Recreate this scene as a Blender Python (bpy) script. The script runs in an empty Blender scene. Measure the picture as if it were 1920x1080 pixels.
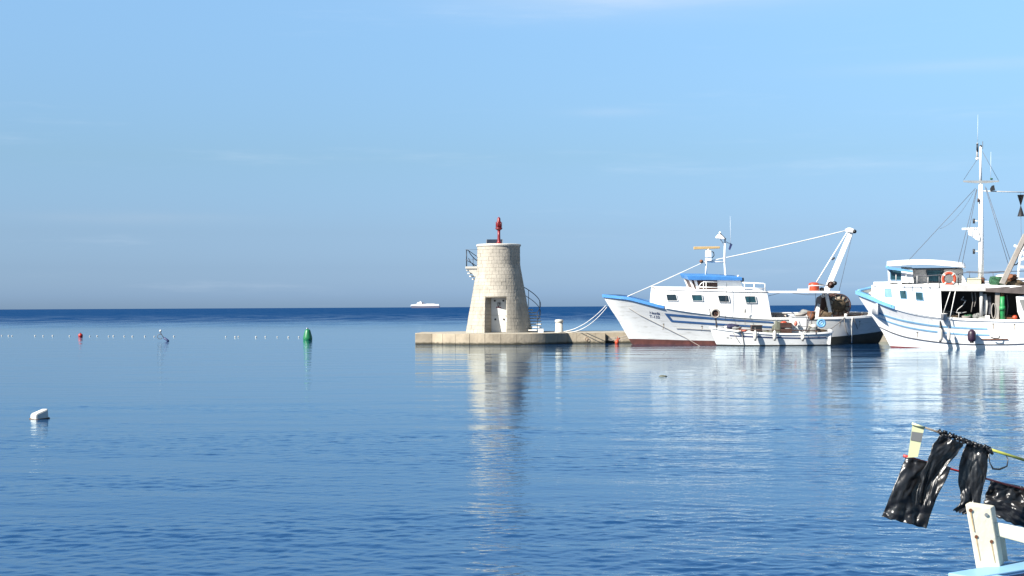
import bpy, bmesh, math, random
import numpy as np
from mathutils import Matrix, Vector, noise

# ------------------------------------------------------------------ camera, sky, sun, exposure
sc = bpy.context.scene
COL = sc.collection
R = math.radians
F = 1920 * 50 / 36          # focal length in photo pixels
HOR = 575.2                 # horizon height at the middle of the photo
ROLL = 0.0052               # the horizon climbs to the right
EYE = 2.2                   # eye height above the water, metres

cam = bpy.data.cameras.new('camera')
cam.lens = 50; cam.sensor_width = 36; cam.clip_start = 0.05; cam.clip_end = 100000
cam.shift_y = (HOR - 540) / 1920
camo = bpy.data.objects.new('camera', cam); COL.objects.link(camo)
camo.matrix_world = Matrix.Translation((0, 0, EYE)) @ Matrix.Rotation(ROLL, 4, 'Y') @ Matrix.Rotation(R(90), 4, 'X')
sc.camera = camo

SUN_AZ, SUN_EL = R(-124), R(37)      # azimuth clockwise from +Y
SUN = Vector((math.sin(SUN_AZ) * math.cos(SUN_EL), math.cos(SUN_AZ) * math.cos(SUN_EL), math.sin(SUN_EL)))
lamp = bpy.data.lights.new('sun', 'SUN'); lamp.energy = 5.0; lamp.angle = R(0.5); lamp.color = (1.0, 0.95, 0.87)
lo = bpy.data.objects.new('sun', lamp); COL.objects.link(lo); lo.rotation_euler = SUN.to_track_quat('Z', 'Y').to_euler()

world = bpy.data.worlds.new('World'); sc.world = world; world.use_nodes = True
def make_sky():
    nt = world.node_tree; N = nt.nodes; L = nt.links
    bg = N['Background']
    sky = N.new('ShaderNodeTexSky'); sky.sky_type = 'NISHITA'; sky.sun_disc = False
    sky.sun_elevation = SUN_EL; sky.sun_rotation = SUN_AZ
    tc = N.new('ShaderNodeTexCoord'); sep = N.new('ShaderNodeSeparateXYZ'); L.new(tc.outputs['Generated'], sep.inputs[0])
    mul = N.new('ShaderNodeMath'); mul.operation = 'MULTIPLY'; mul.inputs[1].default_value = 2.5; mul.use_clamp = True
    L.new(sep.outputs['Z'], mul.inputs[0])
    ramp = N.new('ShaderNodeValToRGB'); L.new(mul.outputs[0], ramp.inputs[0])
    # sea haze low over the horizon: greyer and dimmer than the clear air above it
    stops = [(0.0, (.335, .512, .93)), (.022, (.315, .492, .93)), (.07, (.277, .412, .745)), (.131, (.283, .39, .628)),
             (.261, (.343, .448, .575)), (.52, (.52, .655, .745)), (.80, (.43, .55, .615)), (1.0, (.365, .46, .51))]
    e = ramp.color_ramp.elements
    while len(e) < len(stops): e.new(.5)
    for k, (p, c) in enumerate(stops): e[k].position = p; e[k].color = (*c, 1)
    m = N.new('ShaderNodeMix'); m.data_type = 'RGBA'; m.blend_type = 'MULTIPLY'; m.inputs[0].default_value = 1
    L.new(sky.outputs[0], m.inputs[6]); L.new(ramp.outputs[0], m.inputs[7])
    # thin high cloud wisps
    mp = N.new('ShaderNodeMapping'); mp.inputs['Scale'].default_value = (2.2, 2.2, 22); mp.inputs['Location'].default_value = (1.3, .2, .35)
    L.new(tc.outputs['Generated'], mp.inputs[0])
    ns = N.new('ShaderNodeTexNoise'); ns.inputs['Scale'].default_value = 1.6; ns.inputs['Detail'].default_value = 6; ns.inputs['Roughness'].default_value = .62
    L.new(mp.outputs[0], ns.inputs['Vector'])
    cr = N.new('ShaderNodeMapRange'); cr.interpolation_type = 'SMOOTHSTEP'
    for i, v in zip((1, 2, 3, 4), (.55, .9, 0, .30)): cr.inputs[i].default_value = v
    L.new(ns.outputs[0], cr.inputs[0])
    cl = N.new('ShaderNodeMix'); cl.data_type = 'RGBA'; cl.inputs[7].default_value = (3.5, 3.9, 4.4, 1)
    L.new(cr.outputs[0], cl.inputs[0]); L.new(m.outputs[2], cl.inputs[6])
    def mth(o, a, b=None, c=None):
        n = N.new('ShaderNodeMath'); n.operation = o
        for i, v in enumerate((a, b, c)):
            if v is None: continue
            if isinstance(v, (int, float)): n.inputs[i].default_value = v
            else: L.new(v, n.inputs[i])
        return n.outputs[0]
    def veil(src, az, el, wa, we, amount, col):
        a = mth('DIVIDE', mth('SUBTRACT', mth('ARCTAN2', sep.outputs['X'], sep.outputs['Y']), az), wa); e_ = mth('DIVIDE', mth('SUBTRACT', sep.outputs['Z'], el), we)
        d = mth('ADD', mth('MULTIPLY', a, a), mth('MULTIPLY', e_, e_))
        f = mth('MULTIPLY', mth('POWER', 2.718, mth('MULTIPLY', d, -1)), mth('MULTIPLY', mth('SUBTRACT', ns.outputs[0], .22), amount))
        x = N.new('ShaderNodeMix'); x.data_type = 'RGBA'; x.inputs[7].default_value = (*col, 1); L.new(f, x.inputs[0]); L.new(src, x.inputs[6]); return x.outputs[2]
    o_ = veil(cl.outputs[2], .10, .214, .13, .014, 1.1, (2.9, 3.3, 3.9))
    o_ = veil(o_, .33, .158, .10, .004, .5, (2.9, 3.3, 3.9)); o_ = veil(o_, -.26, .062, .07, .004, .45, (2.5, 2.7, 3.0)); o_ = veil(o_, .07, .135, .03, .003, .4, (2.9, 3.3, 3.9))
    L.new(o_, bg.inputs[0]); bg.inputs[1].default_value = 0.0975
make_sky()
sc.view_settings.view_transform = 'Standard'; sc.view_settings.look = 'None'
sc.view_settings.gamma = 1; sc.view_settings.use_curve_mapping = False
sc.view_settings.exposure = 1.4
sc.cycles.use_denoising = True
sc.cycles.max_bounces = 6; sc.cycles.diffuse_bounces = 3; sc.cycles.glossy_bounces = 4
sc.cycles.caustics_reflective = False; sc.cycles.caustics_refractive = False

# ------------------------------------------------------------------ measuring helpers
def ray(px, py):
    cx, cz = (px - 960) / F, (HOR - py) / F
    c, s = math.cos(ROLL), math.sin(ROLL)
    return Vector((cx * c + cz * s, 1.0, cz * c - cx * s))
def at(px, py, Y):
    d = ray(px, py); return Vector((d.x * Y, Y, EYE + d.z * Y))
def on_water(px, py):
    d = ray(px, py); t = -EYE / d.z; return Vector((d.x * t, t, 0))
def interp(tab, x):
    """smooth interpolation through a table of (x, y)"""
    n = len(tab)
    if x <= tab[0][0]: return tab[0][1]
    if x >= tab[-1][0]: return tab[-1][1]
    i = 0
    while tab[i + 1][0] < x: i += 1
    def sl(j):
        if j <= 0: return (tab[1][1] - tab[0][1]) / (tab[1][0] - tab[0][0])
        if j >= n - 1: return (tab[-1][1] - tab[-2][1]) / (tab[-1][0] - tab[-2][0])
        a = (tab[j][1] - tab[j - 1][1]) / (tab[j][0] - tab[j - 1][0]); b = (tab[j + 1][1] - tab[j][1]) / (tab[j + 1][0] - tab[j][0])
        return 0 if a * b <= 0 else 2 * a * b / (a + b)
    x0, y0 = tab[i]; x1, y1 = tab[i + 1]; h = x1 - x0; t = (x - x0) / h
    return (2*t**3 - 3*t*t + 1) * y0 + (t**3 - 2*t*t + t) * h * sl(i) + (-2*t**3 + 3*t*t) * y1 + (t**3 - t*t) * h * sl(i + 1)

# ------------------------------------------------------------------ mesh helpers
class MB:
    def __init__(s): s.v = []; s.f = []; s.s = []
    def add(s, vs, fs, smooth=False):
        b = len(s.v); s.v += [tuple(v) for v in vs]; s.f += [[b + i for i in f] for f in fs]; s.s += [smooth] * len(fs); return s
    def hexa(s, p): return s.add(p, [(0,3,2,1), (4,5,6,7), (0,1,5,4), (1,2,6,5), (2,3,7,6), (3,0,4,7)])
    def box(s, x0, x1, y0, y1, z0, z1):
        return s.hexa([(x0,y0,z0), (x1,y0,z0), (x1,y1,z0), (x0,y1,z0), (x0,y0,z1), (x1,y0,z1), (x1,y1,z1), (x0,y1,z1)])
    def prism(s, a, b):
        n = len(a); s.add(list(a) + list(b), [list(range(n))[::-1], list(range(n, 2*n))] + [(i, (i+1) % n, n + (i+1) % n, n + i) for i in range(n)]); return s
    def tube(s, pts, r, n=8, closed=False):
        pts = [Vector(p) for p in pts]; m = len(pts); rs = r if isinstance(r, (list, tuple)) else [r] * m
        vs, fs = [], []; up = None
        for i, p in enumerate(pts):
            if closed: d = pts[(i+1) % m] - pts[i-1]
            else: d = pts[min(i+1, m-1)] - pts[max(i-1, 0)]
            d = d.normalized() if d.length > 1e-9 else Vector((0, 0, 1))
            if up is None: up = Vector((0, 0, 1)) if abs(d.z) < .9 else Vector((1, 0, 0))
            a = d.cross(up); a = a.normalized() if a.length > 1e-6 else d.orthogonal().normalized()
            b = a.cross(d).normalized(); up = b
            for k in range(n):
                t = 2 * math.pi * k / n; vs.append(p + (a * math.cos(t) + b * math.sin(t)) * rs[i])
        for i in range(m if closed else m - 1):
            for k in range(n):
                j = (i + 1) % m; fs.append((i*n + k, i*n + (k+1) % n, j*n + (k+1) % n, j*n + k))
        if not closed: fs += [list(range(n))[::-1], list(range((m-1)*n, m*n))]
        return s.add(vs, fs, True)
    def lathe(s, prof, n=20, c=(0, 0, 0), axis='Z', smooth=True):
        vs, fs = [], []
        for r, z in prof:
            for k in range(n):
                t = 2 * math.pi * k / n; a, b = r * math.cos(t), r * math.sin(t)
                q = {'Z': (a, b, z), 'Y': (a, z, b), 'X': (z, a, b)}[axis]
                vs.append((c[0] + q[0], c[1] + q[1], c[2] + q[2]))
        m = len(prof)
        for i in range(m - 1):
            for k in range(n): fs.append((i*n + k, i*n + (k+1) % n, (i+1)*n + (k+1) % n, (i+1)*n + k))
        fs += [list(range(n))[::-1], list(range((m-1)*n, m*n))]
        return s.add(vs, fs, smooth)
    def ball(s, c, r, nu=14, nv=8, lump=0, seed=0):
        rx, ry, rz = r if isinstance(r, (list, tuple)) else (r, r, r); vs, fs = [], []
        for j in range(1, nv):
            p = math.pi * j / nv
            for k in range(nu):
                t = 2 * math.pi * k / nu; d = Vector((math.sin(p)*math.cos(t), math.sin(p)*math.sin(t), math.cos(p)))
                g = 1 + (lump * noise.noise(d * 1.9 + Vector((seed, seed * 2.3, 0))) if lump else 0)
                vs.append((c[0] + rx*d.x*g, c[1] + ry*d.y*g, c[2] + rz*d.z*g))
        vs += [(c[0], c[1], c[2] + rz), (c[0], c[1], c[2] - rz)]; T = len(vs) - 2
        for j in range(nv - 2):
            for k in range(nu): fs.append((j*nu + k, j*nu + (k+1) % nu, (j+1)*nu + (k+1) % nu, (j+1)*nu + k))
        for k in range(nu): fs.append((k, (k+1) % nu, T)); fs.append(((nv-2)*nu + (k+1) % nu, (nv-2)*nu + k, T + 1))
        return s.add(vs, fs, True)
    def grid(s, fn, nu, nv, smooth=True):
        vs = [fn(i / nu, j / nv) for j in range(nv + 1) for i in range(nu + 1)]
        return s.add(vs, [(j*(nu+1) + i, j*(nu+1) + i + 1, (j+1)*(nu+1) + i + 1, (j+1)*(nu+1) + i) for j in range(nv) for i in range(nu)], smooth)
    def mesh(s, name):
        me = bpy.data.meshes.new(name); me.from_pydata(s.v, [], s.f); me.polygons.foreach_set('use_smooth', s.s)
        bm = bmesh.new(); bm.from_mesh(me); bmesh.ops.recalc_face_normals(bm, faces=bm.faces); bm.to_mesh(me); bm.free()
        return me
    def build(s, name, m, parent=None, bevel=0, solid=0):
        me = s.mesh(name); me.materials.append(M[m]); o = bpy.data.objects.new(name, me); COL.objects.link(o); o.parent = parent
        if solid:
            d = o.modifiers.new('solid', 'SOLIDIFY'); d.thickness = solid; d.offset = 0
        if bevel:
            d = o.modifiers.new('bevel', 'BEVEL'); d.width = bevel; d.segments = 2; d.limit_method = 'ANGLE'; d.angle_limit = R(40)
        return o
def tag(o, label=None, cat=None, group=None, kind=None):
    for k, v in (('label', label), ('category', cat), ('group', group), ('kind', kind)):
        if v: o[k] = v
    return o
def empty(name, mat4, label, cat, group=None):
    o = bpy.data.objects.new(name, None); COL.objects.link(o); o.empty_display_size = .3
    o.matrix_world = mat4 if isinstance(mat4, Matrix) else Matrix.Translation(mat4)
    return tag(o, label, cat, group)

# ------------------------------------------------------------------ materials
M = {}
def mat(name, col, rough=.6, metal=0, var=.18, vscale=3.0, stain=None, stain_amt=0, stain_scale=(1, 1, .25), bump=0, bscale=12, spec=.4, coat=0):
    m = bpy.data.materials.new(name); m.use_nodes = True; nt = m.node_tree; N = nt.nodes; L = nt.links; b = N['Principled BSDF']
    b.inputs['Roughness'].default_value = rough; b.inputs['Metallic'].default_value = metal
    b.inputs['Specular IOR Level'].default_value = spec; b.inputs['Coat Weight'].default_value = coat
    tc = N.new('ShaderNodeTexCoord')
    n1 = N.new('ShaderNodeTexNoise'); n1.inputs['Scale'].default_value = vscale; n1.inputs['Detail'].default_value = 5; L.new(tc.outputs['Object'], n1.inputs['Vector'])
    mx = N.new('ShaderNodeMix'); mx.data_type = 'RGBA'
    mx.inputs[6].default_value = (*[c * (1 - var) for c in col], 1); mx.inputs[7].default_value = (*[min(1, c * (1 + var * .8)) for c in col], 1)
    mr = N.new('ShaderNodeMapRange'); mr.inputs[1].default_value = .3; mr.inputs[2].default_value = .7; L.new(n1.outputs[0], mr.inputs[0]); L.new(mr.outputs[0], mx.inputs[0])
    out = mx.outputs[2]
    if stain:
        mp = N.new('ShaderNodeMapping'); mp.inputs['Scale'].default_value = stain_scale; L.new(tc.outputs['Object'], mp.inputs[0])
        n2 = N.new('ShaderNodeTexNoise'); n2.inputs['Scale'].default_value = 4; n2.inputs['Detail'].default_value = 6; n2.inputs['Roughness'].default_value = .65; L.new(mp.outputs[0], n2.inputs['Vector'])
        r2 = N.new('ShaderNodeMapRange'); r2.interpolation_type = 'SMOOTHSTEP'
        for i, v in zip((1, 2, 3, 4), (.5, .78, 0, stain_amt)): r2.inputs[i].default_value = v
        L.new(n2.outputs[0], r2.inputs[0])
        m2 = N.new('ShaderNodeMix'); m2.data_type = 'RGBA'; m2.inputs[7].default_value = (*stain, 1); L.new(r2.outputs[0], m2.inputs[0]); L.new(out, m2.inputs[6]); out = m2.outputs[2]
    L.new(out, b.inputs['Base Color'])
    if bump:
        n3 = N.new('ShaderNodeTexNoise'); n3.inputs['Scale'].default_value = bscale; n3.inputs['Detail'].default_value = 5; L.new(tc.outputs['Object'], n3.inputs['Vector'])
        bp = N.new('ShaderNodeBump'); bp.inputs['Strength'].default_value = 1; bp.inputs['Distance'].default_value = bump; L.new(n3.outputs[0], bp.inputs['Height']); L.new(bp.outputs[0], b.inputs['Normal'])
    M[name] = m; return m
def waterline_band(m, z0, z1, col):
    """a band of weed and wet stone along the waterline, ragged at its top"""
    nt = m.node_tree; N = nt.nodes; L = nt.links; b = N['Principled BSDF']
    src = b.inputs['Base Color'].links[0].from_socket
    g = N.new('ShaderNodeNewGeometry'); sp = N.new('ShaderNodeSeparateXYZ'); L.new(g.outputs['Position'], sp.inputs[0])
    n = N.new('ShaderNodeTexNoise'); n.inputs['Scale'].default_value = 5; n.inputs['Detail'].default_value = 5; L.new(g.outputs['Position'], n.inputs['Vector'])
    ad = N.new('ShaderNodeMath'); ad.operation = 'MULTIPLY_ADD'; ad.inputs[1].default_value = -.14; L.new(n.outputs[0], ad.inputs[0]); L.new(sp.outputs['Z'], ad.inputs[2])
    r = N.new('ShaderNodeMapRange'); r.interpolation_type = 'SMOOTHSTEP'
    for i, v in zip((1, 2, 3, 4), (z0 - .07, z1 - .07, 1, 0)): r.inputs[i].default_value = v
    L.new(ad.outputs[0], r.inputs[0])
    x = N.new('ShaderNodeMix'); x.data_type = 'RGBA'; x.inputs[7].default_value = (*col, 1); L.new(r.outputs[0], x.inputs[0]); L.new(src, x.inputs[6]); L.new(x.outputs[2], b.inputs['Base Color'])

mat('stone', (.315, .286, .238), .85, var=.2, vscale=1.7, stain=(.21, .18, .14), stain_amt=.55, bump=.012, bscale=9)
mat('mortar', (.255, .225, .18), .95, var=.15, bump=.01)
mat('cap_stone', (.44, .42, .37), .8, var=.08, bump=.004)
mat('pier_stone', (.30, .253, .185), .85, var=.25, vscale=1.1, stain=(.20, .16, .11), stain_amt=.55, bump=.015, bscale=7)
waterline_band(M['pier_stone'], .04, .19, (.035, .032, .02))
mat('pier_deck', (.28, .255, .205), .9, var=.18, vscale=2, bump=.008)
mat('door_white', (.52, .52, .505), .5, var=.05, stain=(.35, .22, .12), stain_amt=.25)
mat('black', (.012, .012, .014), .5, var=.2)
mat('dark_iron', (.02, .025, .035), .45, var=.3, metal=.3)
mat('red_paint', (.15, .006, .010), .4, var=.2, stain=(.12, .01, .01), stain_amt=.5)
mat('red_lens', (.13, .008, .008), .15, var=.1)
mat('solar', (.02, .025, .035), .25, var=.2)
mat('galv', (.33, .33, .32), .45, metal=.6, var=.2)
mat('hull_white', (.56, .565, .55), .42, var=.05, vscale=1.2, stain=(.28, .27, .23), stain_amt=.7, stain_scale=(.35, .35, 2.4))
mat('hull_white_clean', (.70, .70, .685), .38, var=.04, stain=(.27, .21, .15), stain_amt=.42, stain_scale=(2.2, 2.2, .22))
mat('white_paint', (.70, .70, .685), .4, var=.05, stain=(.55, .42, .28), stain_amt=.3, stain_scale=(2, 2, .4))
mat('bulwark_in', (.5, .45, .40), .6, var=.12, stain=(.45, .2, .1), stain_amt=.4, stain_scale=(2.5, 2.5, .3))
mat('antifoul', (.085, .028, .022), .7, var=.35, stain=(.05, .03, .03), stain_amt=.6, stain_scale=(.5, .5, 2))
mat('antifoul_red', (.14, .018, .018), .6, var=.2)
mat('dark_bottom_and_shade', (.02, .022, .018), .7, var=.3)  # dark bottom colour, also carries the painted shade under the trawler stern
mat('blue_rail', (.045, .165, .40), .4, var=.12)
mat('blue_stripe', (.035, .09, .21), .45, var=.15)
mat('pale_blue', (.19, .36, .52), .4, var=.1)
mat('sky_blue', (.11, .27, .46), .45, var=.12)
mat('navy', (.02, .03, .09), .55, var=.3)
mat('glass_dark', (.012, .02, .025), .06, var=.3, spec=.8)
mat('glass_teal', (.015, .05, .062), .06, var=.4, spec=.8)
mat('glass_pale', (.16, .29, .35), .08, var=.2, spec=.8)
mat('wood_dark', (.055, .027, .02), .55, var=.3)
mat('wood_deck', (.17, .13, .10), .7, var=.25)
mat('rust', (.13, .05, .022), .8, var=.35, bump=.004)
mat('orange', (.33, .045, .016), .45, var=.15)
mat('pink_orange', (.42, .12, .085), .45, var=.15)
mat('radar_yellow', (.42, .29, .13), .45, var=.1)
mat('fender_white', (.48, .46, .41), .5, var=.1, stain=(.25, .2, .15), stain_amt=.4)
mat('purple', (.022, .008, .022), .45, var=.25)
mat('rope_white', (.55, .54, .51), .8, var=.12)
mat('rope_grey', (.22, .20, .18), .85, var=.2)
mat('wire', (.07, .07, .08), .5, var=.2)
mat('net_green', (.018, .075, .035), .9, var=.5, vscale=9, bump=.03, bscale=20)
mat('net_brown', (.075, .053, .03), .9, var=.5, vscale=8, bump=.03, bscale=20)
mat('tarp_green', (.085, .09, .068), .8, var=.3, bump=.02, bscale=5)
mat('tarp_grey', (.17, .175, .17), .75, var=.25, bump=.02, bscale=5)
mat('tarp_blue', (.016, .018, .05), .75, var=.3, bump=.02, bscale=5)
mat('pipe_green', (.015, .19, .055), .5, var=.3, stain=(.02, .1, .04), stain_amt=.7, stain_scale=(3, 3, 3))
mat('buoy_green', (.008, .12, .042), .4, var=.15)
mat('buoy_red', (.30, .02, .012), .4, var=.12)
mat('foam', (.50, .49, .45), .65, var=.05, bump=.004)
mat('old_foam', (.36, .355, .33), .7, var=.25, vscale=7)
mat('foam_brown', (.085, .05, .028), .8, var=.3)
mat('beam_grey', (.25, .23, .205), .6, var=.15, stain=(.25, .14, .08), stain_amt=.5)
mat('drum_beige', (.30, .26, .20), .8, var=.25, vscale=5)
mat('fascia_shade', (.085, .07, .065), .7, var=.3)  # fascia colour darkened to stand for shade
mat('cream_box', (.40, .385, .27), .6, var=.1)
mat('grey_white', (.40, .39, .375), .55, var=.1)
mat('wood_white', (.58, .55, .44), .6, var=.07, vscale=6, stain=(.55, .47, .33), stain_amt=.5, stain_scale=(9, 9, .8), bump=.002, bscale=40)
mat('rust_run', (.36, .26, .14), .8, var=.3, vscale=60)
mat('grey_inside', (.11, .09, .082), .8, var=.2)
mat('plastic_black', (.009, .009, .010), .33, var=.2, spec=.5, bump=.003, bscale=22)
mat('tape_yellow', (.46, .475, .29), .5, var=.06)
mat('tape_grey', (.13, .135, .135), .35, var=.1)
mat('pole_yellow', (.27, .29, .06), .5, var=.2, vscale=30)
mat('pole_dark', (.16, .13, .10), .7, var=.4, vscale=40)
mat('rod_red', (.34, .025, .02), .4, var=.15)
mat('ferry_white', (.6, .6, .6), .5, var=.02)
mat('ferry_dark', (.10, .10, .14), .6, var=.1)

# ------------------------------------------------------------------ the sea
def sea_material():
    m = bpy.data.materials.new('sea_water'); m.use_nodes = True; nt = m.node_tree; N = nt.nodes; L = nt.links; b = N['Principled BSDF']
    g = N.new('ShaderNodeNewGeometry'); sp = N.new('ShaderNodeSeparateXYZ'); L.new(g.outputs['Position'], sp.inputs[0])
    def nz(scale, vec, detail=2, rot=0, rough=.5, loc=(0, 0, 0)):
        mp = N.new('ShaderNodeMapping'); mp.inputs['Scale'].default_value = vec; mp.inputs['Rotation'].default_value = (0, 0, R(rot)); mp.inputs['Location'].default_value = loc
        L.new(g.outputs['Position'], mp.inputs[0])
        n = N.new('ShaderNodeTexNoise'); n.inputs['Scale'].default_value = scale; n.inputs['Detail'].default_value = detail; n.inputs['Roughness'].default_value = rough
        L.new(mp.outputs[0], n.inputs['Vector']); return n.outputs[0]
    def op(o, a, c, d=None, clamp=False):
        n = N.new('ShaderNodeMath'); n.operation = o; n.use_clamp = clamp
        for i, v in enumerate((a, c, d)):
            if v is None: continue
            if isinstance(v, (int, float)): n.inputs[i].default_value = v
            else: L.new(v, n.inputs[i])
        return n.outputs[0]
    def step(x, a, c, lo=0, hi=1):
        r = N.new('ShaderNodeMapRange'); r.interpolation_type = 'SMOOTHSTEP'
        for i, v in zip((1, 2, 3, 4), (a, c, lo, hi)): r.inputs[i].default_value = v
        L.new(x, r.inputs[0]); return r.outputs[0]
    warp = nz(.05, (.35, 1, 1), 3)
    y = op('MULTIPLY_ADD', warp, 26, op('SUBTRACT', sp.outputs['Y'], 13))
    yfar = op('MULTIPLY_ADD', nz(.02, (.3, 1, 1), 4), 120, op('SUBTRACT', sp.outputs['Y'], 60))
    ruffled_near = step(y, 18, 48, 1, 0)
    far = step(yfar, 110, 300)
    gust = step(nz(.16, (.22, 1, 1), 3, 4), .34, .66, .40, 1.4)          # cat's-paws of wind
    amp = op('MULTIPLY', gust, .33)
    swell = nz(.42, (.3, 1, 1), 2, -7)
    mid = nz(2.4, (.5, 1, 1), 3, 9)
    mid2 = nz(5.2, (.6, 1, 1), 2, -14, loc=(3, 7, 0))
    fine = nz(13, (.7, 1, 1), 2, 5)
    h = op('MULTIPLY', swell, .045)
    h = op('MULTIPLY_ADD', mid, .024, h)
    h = op('MULTIPLY_ADD', mid2, .0115, h)
    h = op('MULTIPLY', h, amp)
    h = op('MULTIPLY_ADD', fine, op('MULTIPLY_ADD', ruffled_near, .0032, .0015), h)
    h = op('MULTIPLY_ADD', nz(.27, (.5, 1, 1), 3, 3, .6, (9, 4, 0)), op('MULTIPLY', step(y, 24, 48), .06), h)
    chop = op('MULTIPLY', nz(.55, (.35, 1, 1), 4, 6, .6), op('MULTIPLY', far, .5))
    h = op('ADD', h, chop)
    bp = N.new('ShaderNodeBump'); bp.inputs['Strength'].default_value = 1; bp.inputs['Distance'].default_value = 1; L.new(h, bp.inputs['Height'])
    # body colour of the water, and a slick that reflects the sky; open water beyond the harbour is choppy
    body = N.new('ShaderNodeBsdfDiffuse'); body.inputs['Color'].default_value = (.005, .033, .10, 1)
    gl = N.new('ShaderNodeBsdfGlossy'); gl.inputs['Roughness'].default_value = .03
    gl.inputs['Color'].default_value = (.87, .97, 1, 1)
    L.new(bp.outputs[0], gl.inputs['Normal'])
    rr = op('MULTIPLY_ADD', far, .3, .035); L.new(rr, gl.inputs['Roughness'])
    fr = N.new('ShaderNodeFresnel'); fr.inputs['IOR'].default_value = 1.333; L.new(bp.outputs[0], fr.inputs['Normal'])
    # steep facets of the chop face the viewer: the far sea reflects much less than a flat sheet would
    facets = step(nz(.13, (1, .28, 1), 5, 2, .66), .41, .62, .0, .5)
    keep = op('MULTIPLY_ADD', far, op('SUBTRACT', facets, 1), 1)
    keep = op('MULTIPLY', keep, step(sp.outputs['Y'], 170, 600, 1, .2))
    fac = op('MULTIPLY', fr.outputs[0], keep)
    mx = N.new('ShaderNodeMixShader'); L.new(fac, mx.inputs[0]); L.new(body.outputs[0], mx.inputs[1]); L.new(gl.outputs[0], mx.inputs[2])
    L.new(mx.outputs[0], N['Material Output'].inputs['Surface']); N.remove(b); M['sea'] = m
sea_material()
def sea_mesh():
    rs = [.5, 1.5, 3, 5, 6.5] + list(np.arange(7.2, 16, .026)) + list(np.arange(16, 30, .042)) + list(np.arange(30, 52, .085)) + list(np.arange(52, 90, 1.0)) + [95, 110, 130, 160, 220, 320, 640, 1300, 2600, 5200, 10400, 21000, 42000]
    an = list(np.radians(np.linspace(-25, 25, 460))) + list(np.radians(np.linspace(25, 335, 42)))[1:-1]
    rs, an = np.array(rs), np.array(an); nr, na = len(rs), len(an)
    RR, AA = np.meshgrid(rs, an, indexing='ij'); X = RR * np.sin(AA); Y = RR * np.cos(AA); Z = np.zeros_like(X)
    rng = np.random.default_rng(11)
    def waves(n, l0, l1, spread, slope):
        h = np.zeros_like(X)
        for i in range(n):
            lam = l0 * (l1 / l0) ** ((i + rng.random()) / n); th = math.radians(rng.normal(6, spread)); k = 2 * math.pi / lam
            sl = slope * math.sqrt(2 / n); h += sl / k * np.sin(k * (X * math.sin(th) + Y * math.cos(th)) + rng.random() * 6.283)
        return h
    def patch(n, l0, l1, seed):
        g = np.random.default_rng(seed); h = np.zeros_like(X)
        for i in range(n):
            lam = l0 * (l1 / l0) ** g.random(); th = g.normal(0, .5); h += np.sin(6.283 / lam * (X * math.sin(th) * .6 + Y * math.cos(th)) + g.random() * 6.283)
        return h / math.sqrt(n / 2)
    sm = lambda x, a, b: np.clip((x - a) / (b - a), 0, 1) ** 2 * (3 - 2 * np.clip((x - a) / (b - a), 0, 1))
    gust = 1 + .38 * patch(14, 2.2, 11, 5)
    near = 1 - sm(Y + 3 * patch(10, 8, 30, 8), 20, 47)
    edge = (1 - sm(np.abs((AA + math.pi) % (2 * math.pi) - math.pi), math.radians(22.5), math.radians(24.8))) * sm(RR, 7.2, 8.5) * (1 - sm(RR, 45, 51))
    Z = edge * (waves(100, .095, .42, 36, WAVE_FINE) * np.clip(gust, .25, 2) * (near + .06) + waves(40, .7, 2.8, 26, WAVE_MID) * np.clip(.6 + .4 * gust, .3, 1.6) * (near + .14))
    v = np.stack([X, Y, Z], -1).reshape(-1, 3); v = np.vstack([v, [[0, 0, 0]]])
    i, j = np.meshgrid(np.arange(nr - 1), np.arange(na), indexing='ij'); j2 = (j + 1) % na
    q = np.stack([i * na + j, i * na + j2, (i + 1) * na + j2, (i + 1) * na + j], -1).reshape(-1, 4)
    me = bpy.data.meshes.new('sea'); nq = len(q); c = nr * na
    tri = np.stack([np.full(na, c), (np.arange(na) + 1) % na, np.arange(na)], -1)
    me.vertices.add(len(v)); me.vertices.foreach_set('co', v.ravel()); me.loops.add(nq * 4 + na * 3)
    me.loops.foreach_set('vertex_index', np.concatenate([q[:, ::-1].ravel(), tri[:, ::-1].ravel()]).astype(np.int32)); me.polygons.add(nq + na)
    me.polygons.foreach_set('loop_start', np.concatenate([np.arange(nq) * 4, nq * 4 + np.arange(na) * 3]).astype(np.int32))
    me.polygons.foreach_set('loop_total', np.concatenate([np.full(nq, 4), np.full(na, 3)]).astype(np.int32))
    me.polygons.foreach_set('use_smooth', np.ones(nq + na, dtype=bool)); me.update(calc_edges=True); me.validate()
    me.materials.append(M['sea']); o = bpy.data.objects.new('sea', me); COL.objects.link(o)
    if me.polygons[nq // 2].normal.z < 0: me.flip_normals()
    return tag(o, kind='structure')
WAVE_FINE, WAVE_MID = .045, .013
sea_mesh()


# ------------------------------------------------------------------ pier with its round head
random.seed(4)
CX, CY, PR, PZ = -.80, 87.2, 5.17, .64
pier = empty('pier', (CX, CY, 0), 'pale stone pier with round head running behind the moored boats', 'pier')
def arc_block(a0, a1, r0, r1, z0, z1, n=3):
    m = MB(); A = [a0 + (a1 - a0) * i / n for i in range(n + 1)]
    ring = [(r1*math.sin(a), -r1*math.cos(a)) for a in A] + [(r0*math.sin(a), -r0*math.cos(a)) for a in A[::-1]]
    return m.prism([(x, y, z0) for x, y in ring], [(x, y, z1) for x, y in ring])
STEP = R(10.2)
me = None
WALL_Y = 84.1 - CY
for k in range(-4, 6):
    a0 = R(.8) + (k - .5) * STEP - R(4.3)
    o = arc_block(a0 + .0017, a0 + STEP - .0017, PR - .55, PR - random.random() * .012, -.6, PZ + random.uniform(-.004, .004), 4).build('stone_block', 'pier_stone', pier, bevel=.008)
ax = PR * math.sin(R(.8) - 4.5 * STEP - R(4.3)) ; ay = -PR * math.cos(R(.8) - 4.5 * STEP - R(4.3)); lx_ = -4.91
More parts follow.
